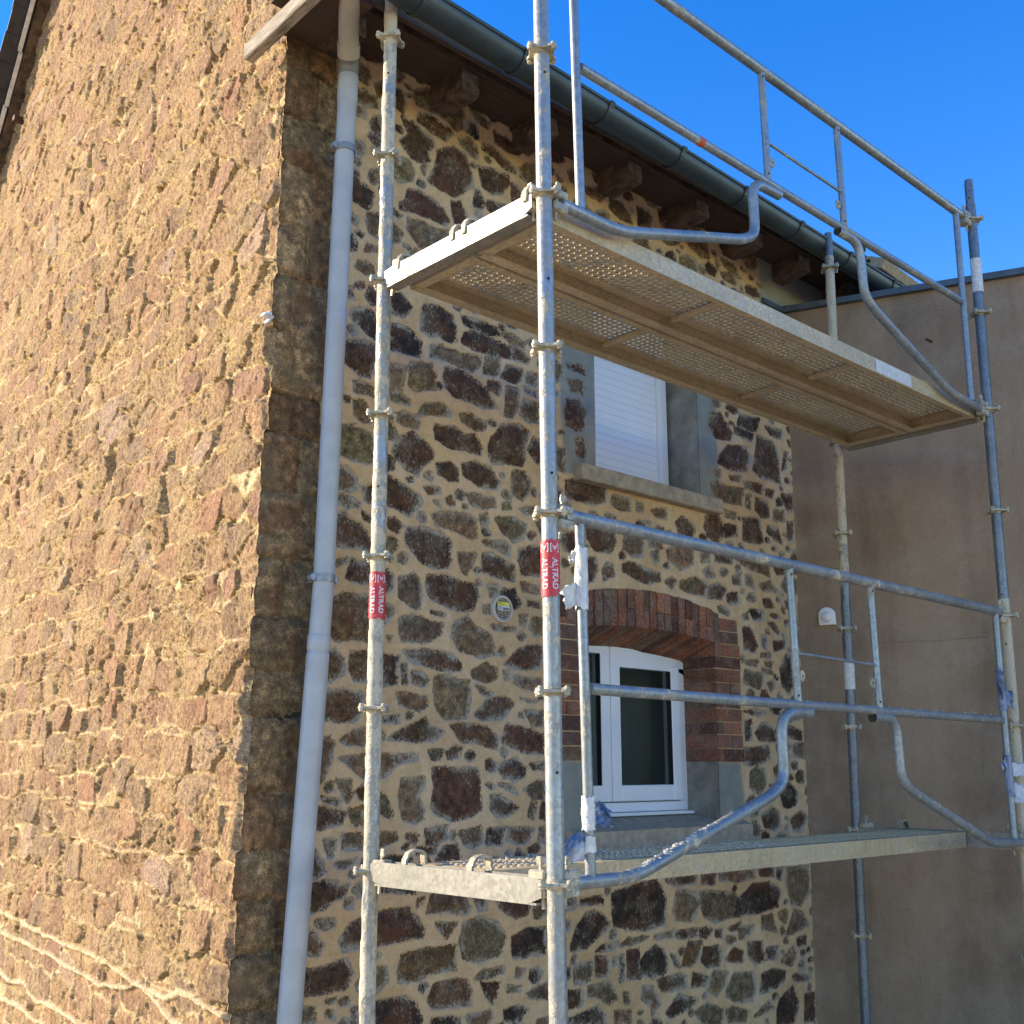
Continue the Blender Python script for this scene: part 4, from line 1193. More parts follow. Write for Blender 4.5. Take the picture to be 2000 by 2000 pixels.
    for f in (((x0,y1,z0),(x1,y1,z0),(x1,y1,z1),(x0,y1,z1)), ((x0,y0,z0),(x0,y1,z0),(x0,y1,z1),(x0,y0,z1)), ((x1,y1,z0),(x1,y0,z0),(x1,y0,z1),(x1,y1,z1)), ((x0,y0,z1),(x0,y1,z1),(x1,y1,z1),(x1,y0,z1)), ((x0,y1,z0),(x0,y0,z0),(x1,y0,z0),(x1,y1,z0))): rb.quad(*f)
    rb.build('room_interior', simple('dim_room', (.42, .46, .44), .9, 0, .2, 2, 0), house)
lower()
# ---- round plastic vent with its sticker
mb = MB(); vc = Vector((.955, YF-.006, .955))
def ringpts(r, y, n=40): return [(vc.x+r*math.cos(2*math.pi*j/n), y, vc.z+r*math.sin(2*math.pi*j/n)) for j in range(n)]
n = 40; prof = [(.059, YF+.006), (.059, YF-.010), (.056, YF-.014), (.047, YF-.014), (.045, YF-.008), (.045, YF+.004)]
for (r_, y) in prof: mb.v += ringpts(r_, y)
for i in range(len(prof)-1):
    for j in range(n): a = i*n+j; b_ = i*n+(j+1) % n; mb.f.append((a, a+n, b_+n, b_)); mb.m.append(0)
vt = mb.build('air_vent', simple('cream_vent_plastic', (.50, .45, .37), .5), house, smooth=True)
mb = MB()
for r_ in (.040, .031, .022, .013, .006):
    pr = [(r_+.002, YF-.007), (r_-.002, YF-.007)]; q = len(mb.v)
    for (a, y) in pr: mb.v += ringpts(a, y)
    for j in range(n): mb.f.append((q+j, q+n+j, q+n+(j+1) % n, q+(j+1) % n)); mb.m.append(0)
for k in range(4):
    a = k*math.pi/4; mb.box(-.044, .044, -.001, .001, -.0012, .0012, Matrix.Translation((vc.x, YF-.008, vc.z)) @ Matrix.Rotation(a, 4, 'Y'))
mb.build('vent_grille', simple('vent_grille_beige', (.42, .36, .28), .6), vt)
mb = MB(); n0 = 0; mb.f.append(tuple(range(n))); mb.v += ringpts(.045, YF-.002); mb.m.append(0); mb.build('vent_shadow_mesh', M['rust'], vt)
mb = MB(); mb.quad((.921, YF-.0155, .948), (.989, YF-.0155, .948), (.989, YF-.0155, .968), (.921, YF-.0155, .968)); mb.build('vent_sticker', M['label_white'], vt)
mb = MB(); mb.quad((.921, YF-.0155, .9685), (.989, YF-.0155, .9685), (.989, YF-.0155, .984), (.921, YF-.0155, .984)); mb.build('vent_sticker', M['yellow'], vt)
mb = MB()
for k in range(7): mb.quad((.952+k*.005, YF-.0165, .951), (.955+k*.005, YF-.0165, .951), (.955+k*.005, YF-.0165, .961), (.952+k*.005, YF-.0165, .961))
for (a, b_, z) in ((.924, .948, .964), (.924, .943, .959), (.924, .946, .954), (.924, .960, .9735), (.924, .945, .979)): mb.quad((a, YF-.0165, z-.0008), (b_, YF-.0165, z-.0008), (b_, YF-.0165, z+.0008), (a, YF-.0165, z+.0008))
mb.build('vent_sticker_print', M['black'], vt)

# ================================================================ PLASTERED EXTENSION
ext = thing('plastered_extension', 'plain brown grey plastered building standing against the right end of the stone house', 'building', (3.2, YF, GZ))
ea = R(23); ed = Vector((math.sin(ea), -math.cos(ea), 0)); en = Vector((-math.cos(ea), -math.sin(ea), 0))
def ep(t, z, out=0): 
    b_ = Vector((3.185+.022*z, YF+.01, z)); return b_ + ed*t + en*out
TOPZ = 2.965
mb = MB(); nt_, nz_ = 24, 20
back = Vector((5.5, 0, 0))
for j in range(nz_+1):
    for i in range(nt_+1):
        t = -.02+7*i/nt_; z = GZ+(TOPZ-GZ)*j/nz_; mb.v.append(tuple(ep(t, z)))
for j in range(nz_):
    for i in range(nt_):
        a = j*(nt_+1)+i; mb.f.append((a, a+nt_+1, a+nt_+2, a+1)); mb.m.append(0)
c0, c1 = ep(6.98, GZ), ep(6.98, TOPZ)
mb.quad(tuple(c0), tuple(c1), tuple(c1+back), tuple(c0+back))
mb.build('plaster_wall', M['plaster'], ext, smooth=True)
mb = MB(); A, B = ep(-.06, TOPZ, .035), ep(7.02, TOPZ, .035)
def slabq(mb, a, b_, w_, z0, z1):
    P = [a, b_, b_+w_, a+w_]; q = len(mb.v); mb.v += [(p.x, p.y, z0) for p in P]+[(p.x, p.y, z1) for p in P]
    for f in ((3,2,1,0),(4,5,6,7),(0,1,5,4),(1,2,6,5),(2,3,7,6),(3,0,4,7)): mb.f.append(tuple(q+k for k in f)); mb.m.append(0)
slabq(mb, A, B, Vector((.30, .03, 0)), TOPZ-.006, TOPZ+.030)
mb.build('roof_coping', M['coping'], ext)
mb = MB(); slabq(mb, ep(.0, TOPZ, -.1), ep(6.95, TOPZ, -.1), Vector((5.3, 0, 0)), TOPZ-.10, TOPZ-.02); mb.build('flat_roof', M['slate'], ext)
mb = MB(); mb.box(3.02, 3.33, YF-.012, YF+.006, TOPZ-.004, TOPZ+.028, bev=.002); mb.build('wall_flashing', M['coping'], ext)
# white dome cap, small marks, hairline crack
mb = MB(); c = ep(.167, 1.120); u = ed; pts = []
for k in range(13):
    a = math.pi*k/12; pts.append((-.045*math.cos(a)*-1, .012+.036*math.sin(a)))
out = [(.045, -.046), (-.045, -.046)]
prof = [(x, z) for x, z in pts][::-1]
poly = [(-.045, -.046), (.045, -.046)] + [(.045*math.cos(math.pi*k/12), .010+.042*math.sin(math.pi*k/12)) for k in range(13)]
q = 0
def pp(x, z, o_): p = c + ed*x + en*o_ + Vector((0, 0, z)); return tuple(p)
mb.v += [pp(x, z, 0) for x, z in poly] + [pp(x, z, .018) for x, z in poly] + [pp(x*.80, z*.80, .024) for x, z in poly]
k_ = len(poly)
for L_ in range(2):
    for i in range(k_): j = (i+1) % k_; mb.f.append((L_*k_+i, L_*k_+j, (L_+1)*k_+j, (L_+1)*k_+i)); mb.m.append(0)
mb.f.append(tuple(2*k_+i for i in range(k_))); mb.m.append(0)
# domed nose
for i in range(5):
    a = i/5*math.pi/2; r_ = .030*math.cos(a); 
nq = len(mb.v); nn_ = 16
for i in range(5):
    a = i/4.2*math.pi/2; r_ = .032*math.cos(a)
    mb.v += [pp(r_*math.cos(2*math.pi*j/nn_), r_*math.sin(2*math.pi*j/nn_)-.002, .022+.022*math.sin(a)) for j in range(nn_)]
for i in range(4):
    for j in range(nn_): a = nq+i*nn_+j; b_ = nq+i*nn_+(j+1) % nn_; mb.f.append((a, b_, b_+nn_, a+nn_)); mb.m.append(0)
mb.f.append(tuple(nq+4*nn_+j for j in range(nn_))); mb.m.append(0)
mb.build('wall_cap', M['white_plastic'], ext, smooth=True)
mb = MB(); rr = random.Random(2)
pr = ep(.58, .93, .002); tt = .42; zz = .962
while tt < .97:
    l_ = rr.uniform(.01, .04); z2 = zz+rr.uniform(-.004, .003)
    if rr.random() < 1.7: mb.quad(tuple(ep(tt, zz, .002)), tuple(ep(tt+l_, z2, .002)), tuple(ep(tt+l_, z2+.0011, .002)), tuple(ep(tt, zz+.0011, .002)))
    tt += l_; zz = z2
mb.build('hairline_crack', M['rust'], ext)
mb = MB(); a_ = ep(.84, 2.60, .004); mb.tube([ep(.79, 2.670, .003), ep(.822, 2.645, .004)], .006, 8); mb.build('wall_stain', M['rust'], ext)
mb = MB(); a_ = ep(.02, 2.90, .02); mb.tube([a_, a_+Vector((0, 0, -.06))], .022, 14); mb.build('pipe_stub', M['label_white'], ext)
mb = MB()
for k in range(70):
    t_, z_ = abs(rr.gauss(0, .07))+.02, rr.uniform(-1, 1.8); s_ = rr.uniform(.001, .006)
    q = [ep(t_+rr.uniform(-s_, s_), z_+rr.uniform(-s_, s_), .0025) for _ in range(3)]
    mb.v += [tuple(p) for p in q]; mb.f.append((len(mb.v)-3, len(mb.v)-2, len(mb.v)-1)); mb.m.append(0)
mb.build('mortar_specks', simple('pale_mortar_specks', (.42, .38, .32), .95), ext)['kind'] = 'stuff'
# ================================================================ SCAFFOLD
sc = thing('scaffold', 'galvanised steel scaffold with ring poles and bent tube guard rails before the stone wall', 'scaffold', (0, 0, GZ))
POLES = {1: (-.014, -.027, .003, .016, .005), 2: (-.028, .775, .009, .019, -.009), 3: (2.991, .024, .005, -.014, -.009), 4: (3.001, .854, -.003, -.024, .006)}
def pax(k, z): p = POLES[k]; return Vector((p[0]+p[2]*z, p[1]+p[3]*z, z))
RP = .02415
def rosette(k, i):
    """four lobed ring with a boss on each lobe"""
    z = i*.5+POLES[k][4]; c = pax(k, z); mb = MB(); n = 48
    A = Matrix.Translation(c) @ Matrix.Rotation(R({1: 3, 2: -5, 3: 4, 4: -8}[k]+(i*13 % 7-3)), 4, 'Z')
    rad = lambda a: .0420+.0185*max(0, math.cos(4*a))**.8 - .003*max(0, -math.cos(4*a))
    prof = [(.0255, -.0045), (1, -.0045), (1.02, -.002), (1.02, .002), (1, .0045), (.0255, .0045)]
    q = len(mb.v)
    for (f, h) in prof:
        for j in range(n):
            a = 2*math.pi*j/n; r_ = f if f < .1 else rad(a)*f; mb.v.append(tuple(A @ Vector((r_*math.cos(a), r_*math.sin(a), h))))
    for p_ in range(len(prof)):
        for j in range(n):
            p2 = (p_+1) % len(prof); a = q+p_*n+j; b_ = q+p_*n+(j+1) % n; mb.f.append((a, b_, q+p2*n+(j+1) % n, q+p2*n+j)); mb.m.append(0)
    for t in range(4):
        a = t*math.pi/2
        for (off, hh) in ((.0, .011),):
            p = Vector((.051*math.cos(a), .051*math.sin(a), 0)); mb.tube([A @ (p+Vector((0, 0, -.013))), A @ (p+Vector((0, 0, -hh))), A @ (p+Vector((0, 0, hh))), A @ (p+Vector((0, 0, .014)))], [.006, .0088, .0088, .006], 10)
    mb.tube([A @ Vector((0, 0, -.012)), A @ Vector((0, 0, .012))], RP+.0025, 18)
    return mb
rng = random.Random(8)
specs = {1: (GZ+.02, 4.25), 2: (GZ+.02, 4.25), 3: (GZ+.02, 3.215), 4: (GZ+.02, 3.215)}
poles = {}
def lumpy_pole(k, z0, z1, mname, crust):
    """tube with dried mortar lumps on the weathered side"""
    mb = MB(); n = 22; dz = .012 if crust else .05; zs = np.arange(z0, z1+1e-6, dz); zs = np.append(zs[:-1] if z1-zs[-1] < dz*.4 else zs, z1)
    th = 2*np.pi*np.arange(n)/n; TH, ZZ = np.meshgrid(th, zs)
    r_ = np.full(TH.shape, RP)
    if crust:
        f = fbm(np.cos(TH)*1.6+ZZ*28+50, np.sin(TH)*1.6+ZZ*3+k*9, 200+k, 4, .6)
        big = fbm(ZZ*2.1+k*5, ZZ*0, 210+k, 3)+crust-.35
        f2 = fbm(np.cos(TH)*3+ZZ*70, np.sin(TH)*3+7, 220+k, 3)
        side = .55+.45*np.cos(TH-math.radians(165))
        r_ = r_ + np.clip(ss(f+.5*big, .05, .45)*side, 0, 1)*(.0016+.0022*(f2+.5))
    for i, z in enumerate(zs):
        c = pax(k, z)
        for j in range(n): mb.v.append((c.x+r_[i, j]*math.cos(th[j]), c.y+r_[i, j]*math.sin(th[j]), z))
    for i in range(len(zs)-1):
        for j in range(n): a = i*n+j; b_ = i*n+(j+1) % n; mb.f.append((a, b_, b_+n, a+n)); mb.m.append(1 if (k == 3 and zs[i] < 1.03) or (k == 4 and zs[i] > 1.27) else 0)
    m_ = len(zs); mb.f.append(tuple((m_-1)*n+j for j in range(n))); mb.m.append(0)
    return mb
for k, (z0, z1) in specs.items():
    mb = lumpy_pole(k, z0, z1 - (.0 if k < 3 else .14), 0, {1: 0, 2: .72, 3: .0, 4: .30}[k])
    if k > 2:      # open spigot at the top
        for (a, b_, r_) in ((z1-.141, z1-.02, .0212), (z1-.02, z1, .0195)): mb.tube([pax(k, a), pax(k, b_)], r_, 20)
    labels = {1: 'mortar streaked near pole standing closest to the camera', 2: 'pole crusted with dried mortar beside the downpipe', 3: 'clean blue grey pole at the far outer corner', 4: 'spattered pole between window wall and plastered wall'}
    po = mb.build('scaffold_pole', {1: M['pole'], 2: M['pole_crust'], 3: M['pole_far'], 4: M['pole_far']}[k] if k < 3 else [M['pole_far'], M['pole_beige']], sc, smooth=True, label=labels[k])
    poles[k] = po
    i = -2
    while i*.5 < z1-.1:
        rosette(k, i).build('rosette', M['rosette'], po, smooth=True); i += 1
    mb = MB(); c = pax(k, GZ); mb.box(c.x-.075, c.x+.075, c.y-.075, c.y+.075, GZ+.001, GZ+.009); mb.tube([c+Vector((0, 0, .009)), c+Vector((0, 0, .3))], .018, 12); mb.build('base_plate', M['rail'], po)
    # small drilled holes
    vd = Vector((-2.18, -2.18, 0)) - Vector((c.x, c.y, 0)); vd.normalize()
    for zz in {1: [.29, 1.12, 1.72, 2.42], 2: [1.23, 2.83, 3.15], 3: [3.11, 1.09, .86], 4: [3.12, 1.32]}[k]:
        mb = MB(); p = pax(k, zz); a = vd*(RP+.0006); s_ = vd.cross(Vector((0, 0, 1)))*(.006 if k != 1 else -.009)
        mb.tube([p+a*.9+s_, p+a*1.01+s_], .0042, 10); mb.build('drill_hole', M['black'], po)

# stickers with white writing wrapped round two poles
def text_mesh(body, size):
    cu = bpy.data.curves.new('t', 'FONT'); cu.body = body; cu.size = size; cu.align_x = 'CENTER'; cu.align_y = 'CENTER'; cu.resolution_u = 3; cu.offset = size*.018
    o = bpy.data.objects.new('t', cu); COL.objects.link(o)
    dg = bpy.context.evaluated_depsgraph_get(); me = bpy.data.meshes.new_from_object(o.evaluated_get(dg))
    vs = [tuple(v.co) for v in me.vertices]; fs = [tuple(p.vertices) for p in me.polygons]
    bpy.data.objects.remove(o); bpy.data.meshes.remove(me); return vs, fs
def sticker(k, za, zb, angs, torn):
    po = poles[k]; r_ = RP+.0032; mb = MB(); n = 26; m_ = 14; rr = random.Random(k)
    for i in range(m_+1):
        z = za+(zb-za)*i/m_; c = pax(k, z)
        for j in range(n+1):
            a = R(130)+R(205)*j/n; mb.v.append((c.x+r_*math.cos(a), c.y+r_*math.sin(a), z + (rr.uniform(-.004, .004) if i in (0, m_) else 0)))
    for i in range(m_):
        for j in range(n):
            if torn and i < 3 and j > 17 and rr.random() < .6: continue
            a = i*(n+1)+j; mb.f.append((a, a+1, a+n+2, a+n+1)); mb.m.append(0)
    st_ = mb.build('red_sticker', M['sticker'], po, smooth=True)
    L = zb-za
    def wrap(vs, fs, zc, ang, mbx):
        q = len(mbx.v)
        for (x, y, _) in vs:
            z = zc - x; a = R(ang)+y/r_; c = pax(k, z); rr_ = r_+.0012
            mbx.v.append((c.x+rr_*math.cos(a), c.y+rr_*math.sin(a), z))
        for f in fs: mbx.f.append(tuple(q+i for i in f)); mbx.m.append(0)
    tb = MB(); vs, fs = text_mesh('ALTRAD', .0235)
    for a_ in angs: wrap(vs, fs, za+L*.40, a_, tb)
    # little emblem: outlined square with an arrow, above the word
    e = .0115; 
    def seg(p, q_, w=.0014):
        d = Vector((q_[0]-p[0], q_[1]-p[1])); d.normalize(); nn = Vector((-d.y, d.x))*w
        return [(p[0]+nn.x, p[1]+nn.y, 0), (p[0]-nn.x, p[1]-nn.y, 0), (q_[0]-nn.x, q_[1]-nn.y, 0), (q_[0]+nn.x, q_[1]+nn.y, 0)]
    for a_ in angs:
        for (p, q_) in (((-e, -e), (e, -e)), ((e, -e), (e, e)), ((e, e), (-e, e)), ((-e, e), (-e, -e)), ((-e*.6, -e*.5), (e*.5, 0)), ((e*.5, 0), (-e*.6, e*.5)), ((-e*.1, -e*.3), (-e*.1, e*.3))):
            wrap(seg(p, q_), [(0, 1, 2, 3)], za+L*.86, a_, tb)
    tb.build('sticker_print', simple('sticker_white_print', (.75, .70, .70), .5, 0, .05), st_)
sticker(1, .765, .925, (252, 188), True)
sticker(2, .780, .935, (260, 196), False)
# faded white labels on the far poles
for k, za, zb in ((3, 2.60, 2.78), (4, .695, .845)):
    mb = MB(); n = 14
    for i in (0, 1):
        z = (za, zb)[i]; c = pax(k, z)
        for j in range(n+1): a = R(150)+R(170)*j/n; mb.v.append((c.x+(RP+.004)*math.cos(a), c.y+(RP+.004)*math.sin(a), z))
    for j in range(n): mb.f.append((j, j+1, n+2+j, n+1+j)); mb.m.append(0)
    mb.build('faded_label', M['label_white'], poles[k], smooth=True)

# ---- ledgers (U profile) with wedge heads
def wedge(mb, c, d, up=True):
    """forged head gripping a rosette at c, d = unit vector away from the pole"""
    d = Vector(d).normalized(); s_ = d.cross(Vector((0, 0, 1))); 
    mt = Matrix(((d.x, s_.x, 0, c.x), (d.y, s_.y, 0, c.y), (0, 0, 1, c.z), (0, 0, 0, 1)))
    mb.box(.026, .088, -.019, .019, .007, .034, mt, bev=.005); mb.box(.026, .088, -.019, .019, -.038, -.007, mt, bev=.005)
    mb.box(.062, .088, -.017, .017, -.007, .007, mt)
    mb.box(.047, .056, -.004, .004, -.062, .062, mt @ Matrix.Rotation(R(6), 4, 'Y'), bev=.001)
    mb.box(.044, .064, -.0045, .0045, .05, .073, mt @ Matrix.Rotation(R(6), 4, 'Y'), bev=.002)
for (a, b_, zl) in ((1, 2, 0), (3, 4, 0), (1, 2, 2), (3, 4, 2)):
    pa, pb = pax(a, zl+.0), pax(b_, zl+.0); d = (pb-pa); L = d.length; d.normalize(); mb = MB()
    s_ = Vector((-d.y, d.x, 0)) if False else d.cross(Vector((0, 0, 1)))
    mt = Matrix(((s_.x, d.x, 0, pa.x), (s_.y, d.y, 0, pa.y), (0, d.z, 1, pa.z), (0, 0, 0, 1)))
    e = .030; zt, zb = .020, -.050; hw = .0245; t = .004
    # U section: two webs, base and tapered ends
    n = 14
    for side in (-1, 1):
        q = len(mb.v)
        for i in range(n+1):
            y = e+(L-2*e)*i/n; zt_ = zt - (.006 if i in (0, n) else 0); zb_ = zb + (.020 if i in (0, n) else 0)
            for (x, z) in ((side*hw, zb_), (side*hw, zt_), (side*(hw-t), zt_), (side*(hw-t), zb_)): mb.v.append(tuple(mt @ Vector((x, y, z))))
        for i in range(n):
            for j in range(4):
                a_ = q+i*4+j; c_ = q+i*4+(j+1) % 4; f = (a_, a_+4, c_+4, c_); mb.f.append(f if side > 0 else f[::-1]); mb.m.append(0)
        mb.f.append((q, q+1, q+2, q+3)); mb.m.append(0); mb.f.append((q+4*n+3, q+4*n+2, q+4*n+1, q+4*n)); mb.m.append(0)
    mb.box(-hw+.001, hw-.001, e+.02, L-e-.02, zb-.0005, zb+.005, mt)
    lo = mb.build('ledger', M['ledger'], sc)
    for (c_, dd) in ((pax(a, zl+POLES[a][4]), d), (pax(b_, zl+POLES[b_][4]), -d)):
        w_ = MB(); wedge(w_, c_, (dd.x, dd.y, 0)); w_.build('wedge_head', M['rosette'], lo)
# ---- guard rail frames in the outer plane
def guard(z0, mat_r, lab):
    o_ = lambda x, z: Vector((x, 0, z0+z))
    zt = 1.008
    mb = MB(); mb.tube([o_(.075, zt+.006), o_(1.5, zt+.002), o_(2.915, zt-.006)], .0205, 18)
    top = mb.build('guard_rail', mat_r, sc, smooth=True, label=lab)
    mb = MB(); mb.tube([o_(.155, .522), o_(1.5, .516), o_(2.825, .510)], .0168, 16); mb.build('mid_rail', mat_r, top, smooth=True)
    for (xa, xb, za, zb, r_) in ((.124, .148, zt-.012, .012, .0150), (2.868, 2.838, zt-.02, .005, .0150)):
        mb = MB(); mb.tube([o_(xa, za), o_(xb, zb)], r_, 16); mb.build('rail_post', mat_r, top, smooth=True)
    for (xa, xb) in ((1.208, 1.216), (1.765, 1.770)):      # flattened strap posts
        mb = MB(); mb.tube([o_(xa, zt-.010), o_(xb, .526)], .0140, 12); mb.build('rail_post', mat_r, top, smooth=True)
        for zz in (zt-.034, .548): h = MB(); h.tube([o_(xa-.004, zz)+Vector((-.003, -.0125, 0)), o_(xa-.004, zz)+Vector((-.003, -.0150, 0))], .004, 8); h.build('drill_hole', M['black'], top)
    mb = MB(); mb.tube([o_(1.226, .697), o_(1.756, .688)], .0062, 10); mb.build('thin_spacer', mat_r, top, smooth=True)
    for (x, sg) in ((1.247, 1), (1.732, -1)):
        mb = MB(); pts = [(.017*math.cos(a*math.pi/8)*1.0, .020*math.sin(a*math.pi/8)) for a in range(16)]
        mb.prism(pts, -.0035, .0035, Matrix.Translation(o_(x, .618)) @ Matrix.Rotation(R(90), 4, 'X')); ob = mb.build('eyelet', M['rosette'], top)
        mb = MB(); mb.tube([o_(x+.003*sg, .618)+Vector((0, -.0036, 0)), o_(x+.003*sg, .618)+Vector((0, -.0046, 0))], .0042, 10); mb.build('eyelet_hole', M['black'], ob)
    L_ = arc_path([o_(.055, .0), o_(.325, .0), o_(1.03, .215), o_(1.106, .262), o_(1.104, .485), o_(1.285, .492)], .075, 6)
    mb = MB(); mb.tube(L_, .0195, 18, False); mb.build('bent_brace', mat_r, top, smooth=True)
    R_ = arc_path([o_(1.712, .490), o_(1.885, .494), o_(1.896, .262), o_(1.970, .215), o_(2.62, -.006), o_(2.945, -.016)], .075, 6)
    mb = MB(); mb.tube(R_, .0190, 18, False); mb.build('bent_brace', mat_r, top, smooth=True)
    mb = MB(); mb.tube([R_[0]+Vector((.001, 0, 0)), R_[0]+Vector((.004, 0, 0))], .0165, 16); mb.tube([L_[-1]+Vector((-.004, 0, 0)), L_[-1]+Vector((-.001, 0, 0))], .0165, 16); mb.build('tube_mouth', M['black'], top)
    for k, sg in ((1, 1), (3, -1)):
        for zz in (0, 1.0):
            w_ = MB(); c_ = pax(k, z0+zz+POLES[k][4]); c_.y = c_.y*.5; wedge(w_, c_, (sg, 0, 0)); w_.build('wedge_head', M['rosette'], top)
guard(0, M['rail'], 'lower guard rail with bright bent tubes')
guard(2.0, M['rail'], 'upper guard rail against the blue sky')
mb = MB(); mb.tube([(.772, 0, 2.519), (.800, 0, 2.519)], .0176, 16)
[o for o in sc.children if o.name.startswith('guard_rail')]
mb.build('orange_tape_band', M['orange'], [o for o in sc.children if o.name == 'guard_rail.001'][0], smooth=True)
# mortar crumbs dried on the lower brace and rails
mb = MB()
def crumb(mb, c, r_):
    n = 7; q = len(mb.v); c = Vector(c)
    rings = [(-1, .0), (-.6, .75), (0, 1), (.6, .7), (1, 0)]
    for (h, f) in rings:
        for j in range(n): a = 6.283*j/n; k_ = rng.uniform(.7, 1.2); mb.v.append(tuple(c+Vector((r_*f*k_*math.cos(a)*1.3, r_*f*k_*math.sin(a), r_*h*.6))))
    for i in range(4):
        for j in range(n): a = q+i*n+j; b_ = q+i*n+(j+1) % n; mb.f.append((a, b_, b_+n, a+n)); mb.m.append(0)
for k in range(70):
    t = rng.betavariate(1.2, 2.2); x = .30+t*.62; z = max(0, (x-.325)/.705*.215)
    a = rng.gauss(1.45, .5); crumb(mb, (x-.006*math.cos(a), -.017*math.cos(a), z+.0185*abs(math.sin(a))), rng.uniform(.003, .0085))
for k in range(46):
    x = rng.uniform(.2, 2.8) if k % 3 else rng.uniform(2.0, 2.8); crumb(mb, (x, rng.uniform(-.008, .006), .516+.0160), rng.uniform(.002, .005))
mb.build('dried_mortar', simple('dried_mortar', (.55, .52, .47), .95, 0, .15, 90, .4, .002, 200), [o for o in sc.children if o.name == 'guard_rail'][0], smooth=True)['kind'] = 'stuff'

# ================================================================ DECK PLANKS
def plank(y0, y1, z, label, group):
    """perforated steel plank: flanges, lips, dimpled sheet, cross bars, claws"""
    X0, X1 = .040, 2.955
    T = thing('deck_plank', label, 'deck plank', (X0, y0, z), group)
    t = .0025; H = .068; lip = .024
    mb = MB()
    for (ya, yb, sg) in ((y0, y0+t, 1), (y1-t, y1, -1)):
        mb.box(X0, X1, ya, yb, z-H, z-.001)
        la, lb = (y0+t, y0+t+lip) if sg > 0 else (y1-t-lip, y1-t); mb.box(X0+.01, X1-.01, la, lb, z-H, z-H+t)
        ua, ub = (y0+t+lip-t, y0+t+lip) if sg > 0 else (y1-t-lip, y1-t-lip+t); mb.box(X0+.01, X1-.01, ua, ub, z-H+t, z-H+.014)
        # stepped shoulder beside the perforated field
        sa, sb = (y0+.030, y0+.060) if sg > 0 else (y1-.060, y1-.030)
        mb.box(X0+.01, X1-.01, sa, sb, z-.014, z-.0115)
        mb.box(X0+.01, X1-.01, (sb if sg > 0 else sa-t), (sb+t if sg > 0 else sa), z-.014, z-.003)
    mb.box(X0, X0+.004, y0+t, y1-t, z-H+.004, z-.002); mb.box(X1-.004, X1, y0+t, y1-t, z-H+.004, z-.002)
    mb.box(X0+.004, X0+.040, y0+t+.001, y1-t-.001, z-H+.006, z-H+.009); mb.box(X1-.045, X1-.004, y0+t+.001, y1-t-.001, z-H+.006, z-H+.009)
    body = mb.build('plank_frame', M['deck'], T)
    # dimpled sheet
    px_, py_ = .0290, .0260; nx = int((X1-X0-.07)/px_); W_ = (y1-y0)-.060; ny = int((W_-.036)/py_)
    xa = X0+.035; ya = (y0+y1)/2-ny*py_/2; m2 = MB(); K = 8; n8 = 8
    V = []; F = []
    for i in range(nx):
        for j in range(ny):
            cx, cy = xa+(i+.5)*px_, ya+(j+.5)*py_; q = len(V); hx, hy = px_/2, py_/2; off = .25 if (i % 2) else -.25
            up = 1 if (i+j) % 2 else 1
            sq = [(1,0),(1,1),(0,1),(-1,1),(-1,0),(-1,-1),(0,-1),(1,-1)]
            for (u, v) in sq: V.append((cx+u*hx, cy+v*hy, z-.003))
            for r_, h in ((.0112, -.0034), (.0098, -.0004), (.0086, .0014)):
                for k in range(8): a = k*math.pi/4; V.append((cx+r_*math.cos(a), cy+off*.006+r_*math.sin(a), z+h))
            for L in range(3):
                for k in range(8): k2 = (k+1) % 8; F.append((q+L*8+k, q+L*8+k2, q+L*8+8+k2, q+L*8+8+k))
    m2.v = V; m2.f = F; m2.m = [0]*len(F)
    x1 = xa+nx*px_; yb = ya+ny*py_
    m2.box(X0+.003, X1-.003, y0+.001, ya+.0003, z-.0045, z-.0015); m2.box(X0+.003, X1-.003, yb-.0003, y1-.001, z-.0045, z-.0015)
    m2.box(X0+.003, xa+.0003, ya, yb, z-.0044, z-.0016); m2.box(x1-.0003, X1-.003, ya, yb, z-.0044, z-.0016)
    m2.build('perforated_sheet', M['deck'], T)
    for xc in (1.02, 1.98):
        b_ = MB(); b_.box(xc-.009, xc+.009, y0+.03, y1-.03, z-.034, z-.0145, bev=.002); b_.build('cross_bar', M['deck'], T)
    for xe, sg in ((X0, -1), (X1, 1)):
        for yc in (y0+.022, y1-.022):
            c_ = MB(); w_ = .011; n = 9
            pts = [(xe, .004), (xe, -.018)]
            cx = xe+sg*.040
            path = [(xe-sg*.002, .000), (xe+sg*.002, .016)] + [(xe+sg*(.034-.034*math.cos(a)), .020+.020*math.sin(a)) for a in np.linspace(.35, math.pi*.80, 6)] + [(xe+sg*.0735, .012), (xe+sg*.0750, -.022)]
            q = len(c_.v)
            for i, (x, zz) in enumerate(path):
                p0 = Vector(path[max(i-1, 0)]); p1 = Vector(path[min(i+1, len(path)-1)]); d = (p1-p0).normalized(); nrm = Vector((-d.y, d.x))*.0045
                ww = w_*(1 if i < len(path)-1 else .7)
                for (s1, s2) in ((1, -1), (1, 1), (-1, 1), (-1, -1)): c_.v.append((x+nrm.x*s1, yc+ww*s2, z+zz+nrm.y*s1))
            for i in range(len(path)-1):
                for j in range(4): a = q+i*4+j; b2 = q+i*4+(j+1) % 4; c_.f.append((a, b2, b2+4, a+4)); c_.m.append(0)
            L = len(path)-1; c_.f.append((q+3, q+2, q+1, q)); c_.f.append(tuple(q+4*L+j for j in range(4))); c_.m += [0, 0]
            c_.build('hook_claw', M['rosette'], T, smooth=True)
    return T
G_ = 'steel deck planks on the scaffold'
plank(.040, .372, 2.020, 'outer perforated steel plank of the upper platform, with a faded white label on its edge', G_)
plank(.388, .728, 2.020, 'inner perforated steel plank of the upper platform, nearer the stone wall', G_)
plank(.272, .618, 0.018, 'single dusty perforated steel plank of the lower platform below the brick framed window', G_)
